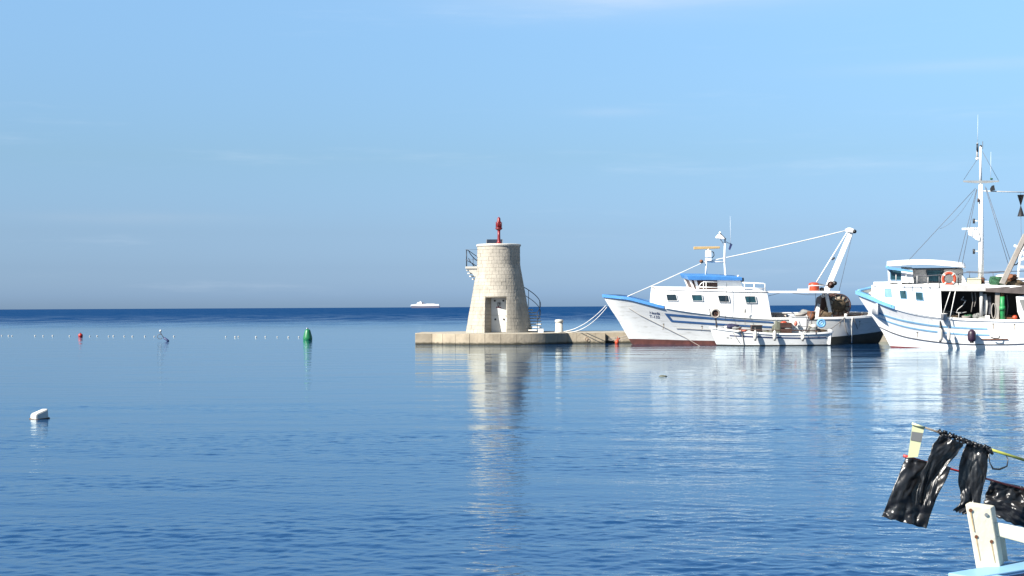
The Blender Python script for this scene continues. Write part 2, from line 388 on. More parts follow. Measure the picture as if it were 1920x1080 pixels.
MB().box(lx_, ax - .004, ay, ay + .55, -.6, PZ + .002).build('stone_block', 'pier_stone', pier, bevel=.008)
for k in range(6): MB().box(lx_, lx_ + .5, ay + .556 + k*.95, ay + 1.5 + k*.95, -.6, PZ + random.uniform(-.004, .003)).build('stone_block', 'pier_stone', pier, bevel=.008)
MB().box(lx_ + .04, -1.5, ay + .1, ay + 6.2, -.6, PZ - .006).build('pier_body', 'pier_deck', pier)
MB().lathe([(PR - .035, -.6), (PR - .035, PZ - .02)], 72).build('core', 'mortar', pier)
MB().lathe([(PR - .5, PZ - .1), (PR - .5, PZ + .004)], 72, smooth=False).build('deck', 'pier_deck', pier)
x = at(1062, 640, 84.1).x - CX - .3
xe = at(1135, 640, 84.1).x - CX
edges = [x, at(1081, 640, 84.1).x - CX, at(1099, 640, 84.1).x - CX, at(1117, 640, 84.1).x - CX, xe]
for a, c in zip(edges, edges[1:]):
    MB().box(a + .004, c - .004, WALL_Y - random.random() * .01, WALL_Y + .6, -.6, PZ + random.uniform(-.004, .004)).build('stone_block', 'pier_stone', pier, bevel=.008)
MB().box(x, xe - .02, WALL_Y + .03, 4.0, -.6, PZ - .008).build('pier_body', 'pier_deck', pier)
x2 = xe
for k in range(4):
    MB().box(x2 + .004, x2 + 1.15, WALL_Y + .72, WALL_Y + 1.3, -.6, PZ + random.uniform(-.004, .004)).build('stone_block', 'pier_stone', pier, bevel=.008); x2 += 1.155
MB().box(xe - .02, 46, WALL_Y + .76, 4.0, -.6, PZ - .012).build('pier_body', 'pier_deck', pier)
p = at(1100.5, 636, 84.05) - Vector((CX, CY, 0))
MB().tube([(p.x + .085*math.cos(t*.4189), p.y - .03, p.z + .1*math.sin(t*.4189)) for t in range(15)], .016, 6, True).build('mooring_ring', 'rust', pier)

# ------------------------------------------------------------------ lighthouse
light = empty('lighthouse', (CX, CY, PZ), 'squat round harbour light of pale stone blocks with a white door', 'lighthouse')
ZT, ZS = 5.26, 4.12
def trad(z): return 2.04 - (2.04 - 1.315) * min(z, ZS) / ZS
DA, HW, DZ = R(-6), .665, 2.14          # door direction, half width, head height
NC = 24; ch = ZT / NC
front, rest = [], MB()
for c in range(NC):
    z0, z1 = c * ch + .004, (c + 1) * ch - .004; zm = (z0 + z1) / 2; r = trad(zm)
    nb = max(18, int(round(2 * math.pi * r / .36))); da = 2 * math.pi / nb; off = (.5 if c % 2 else 0) * da + random.uniform(-.05, .05)
    edges = [off + i * da + random.uniform(-.16, .16) * da for i in range(nb)]
    spans = []
    for i in range(nb):
        a0 = edges[i]; a1 = edges[i + 1] if i + 1 < nb else edges[0] + 2 * math.pi
        spans.append(((a0 + math.pi) % (2*math.pi) - math.pi, a1 - a0))
    if z1 < DZ + .05:
        hw = math.asin(HW / r); cut = []
        for a0, w in spans:
            b0 = (a0 - DA + math.pi) % (2*math.pi) - math.pi; b1 = b0 + w
            if b1 <= -hw or b0 >= hw: cut.append((b0 + DA, w)); continue
            if b0 < -hw and b1 > -hw: cut.append((b0 + DA, -hw - b0))
            if b1 > hw and b0 < hw: cut.append((hw + DA, b1 - hw))
        spans = cut
    for a0, w in spans:
        if w < .02: continue
        g = .0045 / r; proud = random.uniform(-.009, .009)
        m = MB(); n = 2; A = [a0 + g + (w - 2*g) * i / n for i in range(n + 1)]
        lo_, hi_ = [], []
        for zz, lst in ((z0, lo_), (z1, hi_)):
            rr = trad(zz) + proud
            lst += [(rr*math.sin(a), -rr*math.cos(a), zz) for a in A] + [((rr - .14)*math.sin(a), -(rr - .14)*math.cos(a), zz) for a in A[::-1]]
        m.prism(lo_, hi_)
        am = a0 + w / 2; am = (am + math.pi) % (2*math.pi) - math.pi
        front.append((abs(am), m))
front.sort(key=lambda t: t[0])
for k, (a, m) in enumerate(front):
    if k < 298: m.build('stone_block', 'stone', light)
    else: rest.add(m.v, m.f)
rest.build('stone_courses', 'stone', light)['kind'] = 'stuff'
# mortar core with the door recess cut out
m = MB(); n = 96
def rim(z): return trad(z) - .022
zs = [0, DZ, DZ + .001, ZS, ZT]
for j in range(4):
    for k in range(n):
        a0 = DA + 2*math.pi*k/n; a1 = DA + 2*math.pi*(k+1)/n; am = (a0 + a1)/2 - DA; am = (am + math.pi) % (2*math.pi) - math.pi
        za, zb = zs[j], zs[j+1]
        if j == 0 and abs(math.sin(am)) * trad(DZ) < HW * .97 and math.cos(am) > 0: continue
        m.add([(rim(za)*math.sin(a0), -rim(za)*math.cos(a0), za), (rim(za)*math.sin(a1), -rim(za)*math.cos(a1), za), (rim(zb)*math.sin(a1), -rim(zb)*math.cos(a1), zb), (rim(zb)*math.sin(a0), -rim(zb)*math.cos(a0), zb)], [(0, 1, 2, 3)], False)
m.build('mortar_core', 'mortar', light)
cD, sD = math.cos(DA), math.sin(DA)
def dl(x, d, z): return (x*cD + d*sD, x*sD - d*cD, z)      # door frame: x across, d out from the axis
DP = .97
def surf(x, z): return math.sqrt(trad(z)**2 - x*x) - .004
# recess lining in courses of stone
for c in range(int(DZ / ch) + 1):
    za, zb = c*ch + .006, min((c+1)*ch - .006, DZ)
    if zb - za < .03: continue
    for (xf, xb, th) in ((-HW, -.36, -.02), (HW, .66, .02)):
        nseg = 2
        for i in range(nseg):
            t0, t1 = i/nseg + .01, (i+1)/nseg - .01
            def pt(t, z, o): return dl(xf + (xb - xf)*t + o, surf(HW, z)*(1 - t) + DP*t, z)
            MB().prism([pt(t0, za, 0), pt(t1, za, 0), pt(t1, za, th), pt(t0, za, th)], [pt(t0, zb, 0), pt(t1, zb, 0), pt(t1, zb, th), pt(t0, zb, th)]).build('jamb_stone', 'stone', light)
MB().prism([dl(-HW - .1, DP - .1, DZ), dl(HW + .1, DP - .1, DZ), dl(HW + .1, 1.40, DZ), dl(-HW - .1, 1.40, DZ)], [dl(-HW - .1, DP - .1, DZ + .12), dl(HW + .1, DP - .1, DZ + .12), dl(HW + .1, 1.36, DZ + .12), dl(-HW - .1, 1.36, DZ + .12)]).build('lintel', 'stone', light)
MB().prism([dl(-.75, DP - .12, 0), dl(.75, DP - .12, 0), dl(.75, DP - .09, 0), dl(-.75, DP - .09, 0)], [dl(-.75, DP - .12, DZ), dl(.75, DP - .12, DZ), dl(.75, DP - .09, DZ), dl(-.75, DP - .09, DZ)]).build('recess_back', 'mortar', light)
door = MB().prism([dl(-.36, DP - .06, .03), dl(.66, DP - .06, .03), dl(.66, DP, .03), dl(-.36, DP, .03)], [dl(-.36, DP - .06, DZ - .01), dl(.66, DP - .06, DZ - .01), dl(.66, DP, DZ - .01), dl(-.36, DP, DZ - .01)]).build('door', 'door_white', light)
def disc(x, z, r, d0, d1, n=16):
    return MB().prism([dl(x + r*math.cos(2*math.pi*k/n), DP + d0, z + r*math.sin(2*math.pi*k/n)) for k in range(n)], [dl(x + r*math.cos(2*math.pi*k/n), DP + d1, z + r*math.sin(2*math.pi*k/n)) for k in range(n)])
for x, z in ((-.14, 1.93), (.38, 1.93), (-.11, .80), (.41, .80)): disc(x, z, .06, .002, .02).build('vent', 'black', door)
m = MB(); m.tube([dl(.12 + .11*math.cos(t*math.pi/10), DP + .02, 1.73 + .11*math.sin(t*math.pi/10)) for t in range(20)], .014, 6, True); m.build('sign_ring', 'black', door)
disc(.13, 1.74, .05, .002, .012).build('sign_mark', 'black', door)
m = MB()
for x0, x1, z0, z1 in ((-.06, .04, 1.50, 1.57), (.06, .13, 1.48, 1.58), (.15, .26, 1.50, 1.56), (.04, .12, 1.585, 1.625)): m.prism([dl(x0, DP + .002, z0), dl(x1, DP + .002, z0), dl(x1, DP + .007, z0), dl(x0, DP + .007, z0)], [dl(x0, DP + .002, z1), dl(x1, DP + .002, z1), dl(x1, DP + .007, z1), dl(x0, DP + .007, z1)])
m.build('red_mark', 'red_paint', door)
m = MB(); m.prism([dl(-.35, DP + .001, 1.04), dl(.62, DP + .001, 1.04), dl(.62, DP + .012, 1.04), dl(-.35, DP + .012, 1.04)], [dl(-.35, DP + .001, 1.065), dl(.62, DP + .001, 1.065), dl(.62, DP + .012, 1.065), dl(-.35, DP + .012, 1.065)]); m.build('seam', 'grey_white', door)
MB().tube([dl(.50, DP + .05, .99), dl(.58, DP + .05, .99)], .018, 6).build('handle', 'black', door)
MB().lathe([(1.31, ZT - .02), (1.36, ZT), (1.37, ZT + .03), (1.37, ZT + .10), (1.33, ZT + .13), (0.02, ZT + .15)], 64, smooth=False).build('cap', 'cap_stone', light)
# stairs curling round behind the tower, up to the landing on the left
NSTEP = 22; A0, A1 = R(58), R(258); ZL = 4.03
for k in range(NSTEP):
    a0 = A0 + (A1 - A0) * k / NSTEP; a1 = a0 + (A1 - A0) / NSTEP * 1.15; z = (k + 1) * ZL / (NSTEP + 1); ri = trad(z) - .1; ro = trad(z) + .68
    B = [(ri*math.sin(a0), -ri*math.cos(a0)), (ro*math.sin(a0), -ro*math.cos(a0)), (ro*math.sin(a1), -ro*math.cos(a1)), (ri*math.sin(a1), -ri*math.cos(a1))]
    MB().prism([(x, y, z - .075) for x, y in B], [(x, y, z) for x, y in B]).build('step', 'cap_stone', light)
def helix(zoff, t0=0, t1=1, n=40, ro=.64):
    pts = []
    for i in range(n + 1):
        t = t0 + (t1 - t0) * i / n; a = A0 + (A1 - A0) * t; z = t * ZL + .15; r = trad(z) + ro
        pts.append((r*math.sin(a), -r*math.cos(a), z + zoff))
    return pts
MB().tube(helix(1.0, .02, .97), .024, 8).build('handrail', 'dark_iron', light)
MB().tube(helix(.52, .02, .97), .02, 8).build('handrail', 'dark_iron', light)
for t in (.02, .19, .36, .53, .7, .87):
    p = helix(0, t, t, 1)[0]; MB().tube([p, (p[0], p[1], p[2] + 1.0)], .02, 6).build('post', 'dark_iron', light)
lx0, lx1 = -2.03, -1.28
MB().box(lx0, lx1, -.42, .45, ZL - .14, ZL).build('landing', 'cap_stone', light, bevel=.02)
for yy in (-.30, .26):
    MB().prism([(lx0 + .16, yy - .07, ZL - .14), (lx1 - .05, yy - .07, ZL - .14), (lx1 - .1, yy - .07, ZL - .62), (lx1 - .22, yy - .07, ZL - .60), (lx1 - .34, yy - .07, ZL - .42), (lx0 + .25, yy - .07, ZL - .34)],
               [(lx0 + .16, yy + .07, ZL - .14), (lx1 - .05, yy + .07, ZL - .14), (lx1 - .1, yy + .07, ZL - .62), (lx1 - .22, yy + .07, ZL - .60), (lx1 - .34, yy + .07, ZL - .42), (lx0 + .25, yy + .07, ZL - .34)]).build('bracket', 'cap_stone', light)
for yy in (-.38, .40): MB().tube([(lx0 + .06, yy, ZL), (lx0 + .06, yy, ZL + 1.03)], .02, 6).build('post', 'dark_iron', light)
for zz in (1.03, .38): MB().tube([(lx0 + .06, -.38, ZL + zz), (lx0 + .06, .40, ZL + zz)], .018, 6).build('rail', 'dark_iron', light)
for zz, zd in ((1.03, .62), (.38, 0.02)): MB().tube([(lx0 + .06, -.38, ZL + zz), (lx0 + .2, -.37, ZL + zz - .06), (lx1 - .06, -.34, ZL + zd)], .024, 6).build('rail', 'dark_iron', light)
MB().tube([(lx0 - .02, -.40, ZL + 1.03), (lx1 + .05, -.40, ZL + 1.04)], .008, 6).build('wire', 'wire', light)
MB().tube([(lx0 - .02, -.40, ZL + .42), (lx1 + .05, -.40, ZL + .43)], .008, 6).build('wire', 'wire', light)

# red lantern on its post, and the solar panel behind it
lz = PZ + ZT + .14
ln = empty('navigation_light', (CX + .02, CY - .1, lz), 'red harbour light on a red post on top of the stone tower', 'light')
MB().lathe([(.20, 0), (.20, .05), (.13, .10), (.10, .18), (.085, .5), (.085, .86)], 16).build('post', 'red_paint', ln)
MB().lathe([(.10, .84), (.21, .93), (.22, .99), (.15, 1.01)], 16).build('flange', 'red_paint', ln)
MB().lathe([(.15, 1.0), (.165, 1.06), (.175, 1.22), (.165, 1.30), (.14, 1.36)], 16).build('lens', 'red_lens', ln)
MB().lathe([(.15, 1.345), (.15, 1.36), (.105, 1.40), (.10, 1.56), (.07, 1.62), (.02, 1.66)], 16).build('top_cap', 'red_paint', ln)
for k in range(6):
    a = k * math.pi / 3 + .3; MB().tube([(.19*math.cos(a), .19*math.sin(a), 1.0), (.19*math.cos(a), .19*math.sin(a), 1.36)], .012, 5).build('guard_bar', 'red_paint', ln)
sp = empty('solar_panel', (CX - .25, CY + .55, lz - .02), 'dark solar panel lying behind the red lamp on the tower top', 'solar panel')
MB().hexa([(-.52, -.30, .05), (.5, -.30, .05), (.5, .35, .32), (-.52, .35, .32), (-.52, -.31, .09), (.5, -.31, .09), (.5, .34, .36), (-.52, .34, .36)]).build('frame', 'galv', sp)
MB().hexa([(-.48, -.29, .094), (.46, -.29, .094), (.46, .32, .352), (-.48, .32, .352), (-.48, -.292, .1), (.46, -.292, .1), (.46, .318, .358), (-.48, .318, .358)]).build('panel', 'solar', sp)
for xx in (-.42, .4): MB().tube([(xx, .3, 0), (xx, .3, .32)], .02, 6).build('leg', 'galv', sp)
b = empty('utility_box', at(1014, 624, 85.6), 'small white box at the foot of the tower stairs', 'box')
b.location.z = PZ
MB().box(-.16, .16, -.12, .12, 0, .20).build('body', 'white_paint', b, bevel=.01); MB().box(-.17, .17, -.13, .13, .201, .235).build('lid', 'grey_white', b, bevel=.006)
bo = empty('bollard', (at(1048.5, 620, 85.4).x, 85.4, PZ), 'white stone bollard on the pier beside the tower stairs', 'bollard')
MB().lathe([(.27, -.01), (.27, .05), (.225, .08), (.215, .60)], 24).build('shaft', 'cap_stone', bo)
MB().lathe([(.215, .60), (.25, .62), (.255, .72), (.23, .77), (.02, .79)], 24).build('head', 'cap_stone', bo)

# ------------------------------------------------------------------ tools for boats
class Boat:
    """a local frame: u aft along the keel, v across (negative towards the viewer's side), w up"""
    def __init__(s, name, loc, yaw, heel, label, cat, group=None):
        s.m = Matrix.Translation(loc) @ Matrix.Rotation(R(yaw), 4, 'Z') @ Matrix.Rotation(R(heel), 4, 'X'); s.inv = s.m.inverted()
        s.root = empty(name, s.m, label, cat, group)
    def P(s, px, py, v):
        o = s.inv @ Vector((0, 0, EYE)); d = s.inv.to_3x3() @ ray(px, py); t = (v - o.y) / d.y; return o + d * t
    def W(s, p): return s.m @ Vector(p)
    def hull(s, stem, stern, B, Wl, sheer, keel, p):
        s.stem, s.stern, s.B, s.Wl, s.sheer, s.keel, s.pw = stem, stern, B, Wl, sheer, keel, p
    def us(s, ss, z):
        a, b = interp(s.stem, z), interp(s.stern, z); return a + (b - a) * ss
    def hbs(s, ss, z):
        b, w, zs = interp(s.B, ss), interp(s.Wl, ss), interp(s.sheer, ss)
        if z >= 0: return w + (b - w) * min(1.15, z / zs) ** (s.pw if ss < .5 else 1 + (s.pw - 1) * .6)
        return w * math.sqrt(max(0, 1 - (z / s.keel) ** 2))
    def sof(s, u, z):
        a, b = interp(s.stem, z), interp(s.stern, z); return min(1, max(0, (u - a) / (b - a)))
    def hb(s, u, z): return s.hbs(s.sof(u, z), z)
    def sh(s, u):
        z = 1.6
        for _ in range(6): z = interp(s.sheer, s.sof(u, z))
        return z
    def HP(s, px, py, off=.0):
        v = -1.5
        for _ in range(12):
            p = s.P(px, py, v); v = .5 * v + .5 * (-s.hb(p.x, p.z) - off)
        return s.P(px, py, v)
    def stations(s, n=56): return [.5 - .5 * math.cos(math.pi * i / n) for i in range(n + 1)]
    def shell(s, name, m, zlo, zhi, n=56, nz=10, s0=0, s1=1):
        st = [q for q in s.stations(n) if s0 <= q <= s1]; n = len(st) - 1; mb = MB()
        for side in (-1, 1):
            def fn(a, t, side=side):
                ss = st[int(round(a * n))]; zs = interp(s.sheer, ss); lo = zlo(ss) if callable(zlo) else zlo if zlo is not None else s.keel; hi = zhi(ss) if callable(zhi) else zhi if zhi is not None else zs
                z = lo + (hi - lo) * t; return (s.us(ss, z), side * s.hbs(ss, z), z)
            mb.grid(fn, n, nz)
        return mb.build(name, m, s.root)
    def inner(s, name, m, depth, th=.07, n=56):
        st = s.stations(n); mb = MB()
        for side in (-1, 1):
            def fn(a, t, side=side):
                ss = st[int(round(a * n))]; z = interp(s.sheer, ss) - depth * t - .003
                return (s.us(ss * (1 - .012) + .006, z), side * max(.0, s.hbs(ss, z) - th), z)
            mb.grid(fn, n, 4)
        return mb.build(name, m, s.root)
    def deck(s, name, m, depth, n=56):
        st = s.stations(n)
        def fn(a, t):
            ss = st[int(round(a * n))]; z = interp(s.sheer, ss) - depth; return (s.us(ss, z), (2*t - 1) * max(0, s.hbs(ss, z) - .03), z)
        return MB().grid(fn, n, 4).build(name, m, s.root)
    def rail(s, name, m, w, h, s0=0, s1=1, n=60, out=.03, drop=0):
        """cap rail along the sheer, one piece round bow and stern"""
        prof = []; path = []
        for side in (-1, 1):
            A = [s0 + (s1 - s0) * (.5 - .5*math.cos(math.pi * i / n)) for i in range(n + 1)]
            for ss in (A if side == -1 else A[::-1]):
                z = interp(s.sheer, ss); path.append((s.us(ss, z), side * s.hbs(ss, z), z, side))
        mb = MB(); vs = []; N_ = len(path)
        for i, (u, v, z, side) in enumerate(path):
            a = path[max(i-1, 0)]; c = path[min(i+1, N_-1)]; d = Vector((c[0]-a[0], c[1]-a[1], 0)); d = d.normalized() if d.length > 1e-6 else Vector((1, 0, 0))
            nrm = Vector((d.y, -d.x, 0)) if side == -1 else Vector((d.y, -d.x, 0))
            for o, zz in ((out, -drop), (out, h), (out - w, h), (out - w, 0)): vs.append((u + nrm.x*o, v + nrm.y*o, z + zz))
        fs = [(4*i + k, 4*i + (k+1) % 4, 4*(i+1) + (k+1) % 4, 4*(i+1) + k) for i in range(N_ - 1) for k in range(4)] + [(3, 2, 1, 0), (4*N_-4, 4*N_-3, 4*N_-2, 4*N_-1)]
        return mb.add(vs, fs).build(name, m, s.root)
    def strip(s, name, m, top, bot, off=.012, n=24, parent=None):
        """a band painted on a raised batten: top and bottom edges given as photo points on the hull side"""
        T = [s.HP(*q) for q in top]; Bo = [s.HP(*q) for q in bot]
        tt = [(p.x, p.z) for p in T]; tb = [(p.x, p.z) for p in Bo]
        def fn(a, t):
            u1 = tt[0][0] + (tt[-1][0] - tt[0][0]) * a; u0 = tb[0][0] + (tb[-1][0] - tb[0][0]) * a
            q1 = (u1, interp(tt, u1)); q0 = (u0, interp(tb, u0)); u = q0[0] + (q1[0]-q0[0])*t; z = q0[1] + (q1[1]-q0[1])*t
            return (u, -s.hb(u, z) - off, z)
        return MB().grid(fn, n, 1, False).build(name, m, parent or s.root, solid=.012)
    def poly(s, pts, v0, v1): return MB().prism([s.P(x, y, v0) for x, y in pts], [Vector((q.x, v1, q.z)) for q in [s.P(x, y, v0) for x, y in pts]])
    def tube(s, pts, r, n=8): return MB().tube([s.P(*q) for q in pts], r, n)
def sheave(p, r, w=.07, axis='Y'):
    m = MB(); m.lathe([(r*.35, -w*1.5), (r*.35, -w), (r, -w), (r, -w*.45), (r*.78, 0), (r, w*.45), (r, w), (r*.35, w), (r*.35, w*1.5)], 16, p, axis); return m
def coil(p, r, t, turns=4):
    m = MB()
    for k in range(turns):
        rr = r * (1 - .06 * (k % 2)); m.tube([(p[0] + rr*math.cos(a*.4488), p[1] + rr*.9*math.sin(a*.4488), p[2] + t + k*t*1.7) for a in range(14)], t, 6, True)
    return m
def sag(a, b, d, n=14):
    a, b = Vector(a), Vector(b); return [a.lerp(b, i/n) - Vector((0, 0, d * 4 * (i/n) * (1 - i/n))) for i in range(n + 1)]
def fender(name, top, length, r, m, label, group, tip=None, tilt=0):
    f = empty(name, Vector(top) - Vector((0, 0, length + .15)), label, 'fender', group)
    h = length
    MB().lathe([(.02, 0), (r*.45, .02), (r*.9, .10), (r, .2), (r, h - .22), (r*.85, h - .1), (r*.4, h - .02), (.02, h)], 16).build('body', m, f)
    MB().lathe([(r*.5, -.03), (r*.52, .03), (r*.3, .05)], 10).build('bottom_eye', 'black', f)
    MB().tube([(0, 0, h - .02), (0, .02, h + .15)], .012, 5).build('line', 'rope_grey', f)
    return f

# ------------------------------------------------------------------ the white trawler in the middle
b1 = Boat('fishing_trawler', (5.2, 81.9, 0), 0, 3.5, 'white trawler with blue wheelhouse roof moored bow to the tower', 'boat', 'trawlers moored along the pier')
b1.hull([(-.8, 2.6), (0, 1.72), (.6, 1.36), (1.4, .9), (2.0, .5), (2.8, .02), (3.2, -.2)], [(-.8, 14.4), (0, 15.9), (.6, 16.2), (1.2, 16.42), (1.8, 16.6)],
        [(0, 0.02), (.02, .34), (.05, .78), (.1, 1.22), (.18, 1.72), (.3, 2.12), (.45, 2.3), (.62, 2.3), (.76, 2.18), (.87, 1.8), (.95, 1.15), (.985, .62), (1, .02)],
        [(0, 0.02), (.05, .22), (.1, .5), (.2, 1.1), (.33, 1.7), (.5, 2.05), (.65, 2.06), (.78, 1.86), (.88, 1.35), (.95, .75), (1, .02)],
        [(0, 2.82), (.07, 2.74), (.135, 2.47), (.18, 2.27), (.3, 1.95), (.43, 1.72), (.56, 1.60), (.75, 1.60), (.93, 1.66), (1, 1.72)], -.8, 1.25)
BOOT = lambda ss: .33 + .42 * max(0, (ss - .55) / .45)  # boot line lifted aft so the painted shade climbs the stern
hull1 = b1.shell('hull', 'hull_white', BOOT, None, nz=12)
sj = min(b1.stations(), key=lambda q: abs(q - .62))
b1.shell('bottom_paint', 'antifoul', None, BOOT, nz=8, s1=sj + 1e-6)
b1.shell('bottom_paint', 'dark_bottom_and_shade', None, BOOT, nz=8, s0=sj - 1e-6)['label'] = 'bottom towards the stern with shade painted into its dark colour'  # shade under the stern put into a near-black bottom colour
b1.inner('bulwark_lining', 'bulwark_in', .75)
b1.deck('deck', 'wood_deck', .72)
b1.rail('blue_rail', 'blue_rail', .18, .07, 0, .185, out=.03, drop=.09)
b1.rail('cap_rail', 'white_paint', .18, .06, .19, 1, out=.03, drop=.05)
b1.strip('stripe', 'blue_stripe', [(1246, 587.5), (1300, 592), (1360, 597), (1450, 603)], [(1250, 591.5), (1300, 596), (1360, 600.7), (1450, 606.2)])
b1.strip('stripe', 'blue_stripe', [(1256, 600), (1300, 603), (1360, 607), (1450, 612)], [(1259, 603.5), (1300, 606.5), (1360, 610.5), (1450, 615.2)])
b1.strip('stripe', 'blue_stripe', [(1246, 588), (1252, 588.6)], [(1258, 603), (1264, 603.4)], n=3)
b1.strip('rubbing_strake', 'grey_white', [(1268, 614.5), (1300, 616), (1345, 618.5), (1400, 620), (1470, 621)], [(1268, 616), (1300, 617.6), (1345, 620.2), (1400, 621.7), (1470, 622.7)], off=.03)
def scupper(boat, px, py, ln, m='rust_run'):
    c_ = boat.HP(px, py, .012); w_ = .02
    def q_(du, dz): u_, z_ = c_.x + du, c_.z + dz; return (u_, -boat.hb(u_, z_) - .010, z_)
    o_ = MB().prism([q_(-w_*2, 0), q_(w_*2, 0), q_(w_*2, .035), q_(-w_*2, .035)], [Vector(q_(a_, b_)) + Vector((0, .03, 0)) for a_, b_ in ((-w_*2, 0), (w_*2, 0), (w_*2, .035), (-w_*2, .035))]).build('scupper', 'black', boat.root)
    MB().grid(lambda a_, t_: q_((a_ - .5) * w_ * (1.6 - t_) + .02 * math.sin(t_ * 5), -.002 - ln * t_), 2, 6).build('rust_run', m, o_)
for px, py, ln in ((1244, 608, .35), (1316, 612, .28), (1575, 604, .3), (1612, 603, .35)): scupper(b1, px, py, ln)
# registration on the bow
def lettering(boat, text, px, py, size, m, parent):
    p = boat.HP(px, py, .008); q = boat.HP(px + 14, py + 1.2, .008); up = boat.HP(px, py - 8, .008)
    cu = bpy.data.curves.new('lettering', 'FONT'); cu.body = text; cu.size = size; cu.extrude = .002; cu.offset = .003; cu.materials.append(M[m])
    to = bpy.data.objects.new('lettering', cu); COL.objects.link(to); bpy.context.view_layer.update()
    me_ = bpy.data.meshes.new_from_object(to.evaluated_get(bpy.context.evaluated_depsgraph_get())); bpy.data.objects.remove(to)
    o = bpy.data.objects.new('lettering', me_); COL.objects.link(o); o.parent = parent
    x = (q - p).normalized(); y = (up - p); y = (y - x * y.dot(x)).normalized(); z = x.cross(y)
    o.matrix_local = Matrix(((x.x, y.x, z.x, p.x), (x.y, y.y, z.y, p.y), (x.z, y.z, z.z, p.z), (0, 0, 0, 1)))
lettering(b1, 'Naada', 1218, 588.5, .24, 'navy', b1.root); lettering(b1, 'T-132', 1218, 595.5, .25, 'navy', b1.root)
# deckhouse flush with the hull side
u0, u1 = b1.P(1233, 560, -1.8).x, b1.P(1438, 560, -2.2).x
ztop = lambda u: 3.20 - .155 * (u - u0) / (u1 - u0)
def wall_v(u): return -(b1.hb(u, b1.sh(u)) - .07)
m = MB(); n = 20
for side in (-1, 1):
    def fn(a, t, side=side):
        u = u0 + (u1 - u0) * a; zb = b1.sh(u) - .1; z = zb + (ztop(u) - zb) * t
        uu = u + (.28 * (1 - t) if a > .97 else 0) - (.10 * (1 - t) if a < .03 else 0)
        return (uu, side * -wall_v(u) * (1 - .015 * t), z)
    m.grid(fn, n, 3, smooth=False)
m.add([(u0 - .1, wall_v(u0), b1.sh(u0) - .1), (u0 - .1, -wall_v(u0), b1.sh(u0) - .1), (u0, -wall_v(u0) * .985, ztop(u0)), (u0, wall_v(u0) * .985, ztop(u0))], [(0, 1, 2, 3)])
dh = m.build('deckhouse', 'hull_white_clean', b1.root, solid=.06)
m = MB(); m.add([(u1 + .25, wall_v(u1) + .05, b1.sh(u1) - .4), (u1 + .25, -wall_v(u1) - .05, b1.sh(u1) - .4), (u1 - .04, -wall_v(u1) - .05, ztop(u1) - .03), (u1 - .04, wall_v(u1) + .05, ztop(u1) - .03)], [(0, 1, 2, 3)])
m.build('aft_bulkhead', 'wood_dark', b1.root, solid=.05)
def fn(a, t):
    u = u0 - .04 + (u1 - u0 + .1) * a; return (u, (2*t - 1) * (-wall_v(min(max(u, u0), u1)) + .03), ztop(u) + .04 + .05 * (1 - (2*t - 1)**2))
MB().grid(fn, 16, 6).build('deckhouse_roof', 'hull_white_clean', b1.root, solid=.05)
def window(boat, pts, v, pane, parent, fr=.03, frame='white_paint'):
    def corner(x, y):
        if not callable(v): return boat.P(x, y, v)
        vv = -2
        for _ in range(10): p_ = boat.P(x, y, vv); vv = v(p_.x) - .045
        return boat.P(x, y, vv)
    q = [corner(x, y) for x, y in pts]; c = sum(q, Vector()) / len(q)
    fo = [c + (p - c) * 1.10 for p in q]
    f = MB()
    n = len(q)
    for i in range(n):
        j = (i + 1) % n; a = [fo[i], fo[j], q[j], q[i]]
        f.prism([p + Vector((0, -fr, 0)) for p in a], [p + Vector((0, .02, 0)) for p in a])
    o = f.build('window', frame, parent)
    MB().prism([p + Vector((0, -.012, 0)) for p in q], [p + Vector((0, .012, 0)) for p in q]).build('pane', pane, o)
    return o
for pts, g in (([(1249, 552), (1267, 552), (1270, 563.5), (1251.5, 563.5)], 'glass_dark'), ([(1296.5, 553), (1315.5, 553), (1317.5, 564), (1299, 564)], 'glass_teal'),
               ([(1346, 554), (1365, 554), (1367.5, 566), (1349, 566)], 'glass_dark'), ([(1396.5, 555.5), (1415.5, 555.5), (1418, 567.5), (1399, 567.5)], 'glass_teal')):
    window(b1, pts, wall_v, g, b1.root)
# wheelhouse with blue roof
VW = -1.35
WF = [(1293, 526), (1346, 526), (1346, 547), (1303, 546.5)]
wh = b1.poly([(1345, 525), (1388, 525.5), (1396, 549), (1346, 548.5)], VW, -VW).build('wheelhouse', 'hull_white_clean', b1.root)
b1.poly([(1302, 542), (1346, 543), (1346, 549), (1304, 548)], VW, -VW).build('wheelhouse_sill', 'hull_white_clean', b1.root)
for v in (VW, -VW - .1): b1.poly([(1292, 525), (1296, 525), (1304.5, 546), (1301, 546)], VW, VW + .1).build('front_pillar', 'white_paint', b1.root).location.y = v - VW
for v in (VW, -VW - .1): b1.poly([(1301, 525), (1305.5, 525), (1312, 545), (1307, 545)], VW, VW + .08).build('pillar', 'white_paint', b1.root).location.y = v - VW
b1.poly([(1306, 525), (1346, 525), (1346, 543), (1312, 543)], VW + .06, VW + .09).build('side_window', 'wood_dark', b1.root)
b1.poly([(1294.5, 525), (1301, 525), (1308, 545.5), (1303, 545.5)], VW + .04, -VW - .04).build('windscreen', 'wood_dark', b1.root)
b1.poly([(1325.5, 525), (1331, 525), (1331, 543), (1325.5, 543)], VW + .03, VW + .06).build('mullion', 'wood_dark', b1.root)
b1.poly([(1287, 516.5), (1340, 517), (1392, 520), (1392.5, 526.5), (1340, 525.8), (1291, 525.3)], VW - .25, -VW + .25).build('wheelhouse_roof', 'blue_rail', b1.root, bevel=.04)
m = b1.tube([(1308, 541, -1.6), (1314, 532, -1.6), (1319, 528.5, -1.6), (1347, 529, -1.6)], .022); m.build('grab_rail', 'white_paint', b1.root)
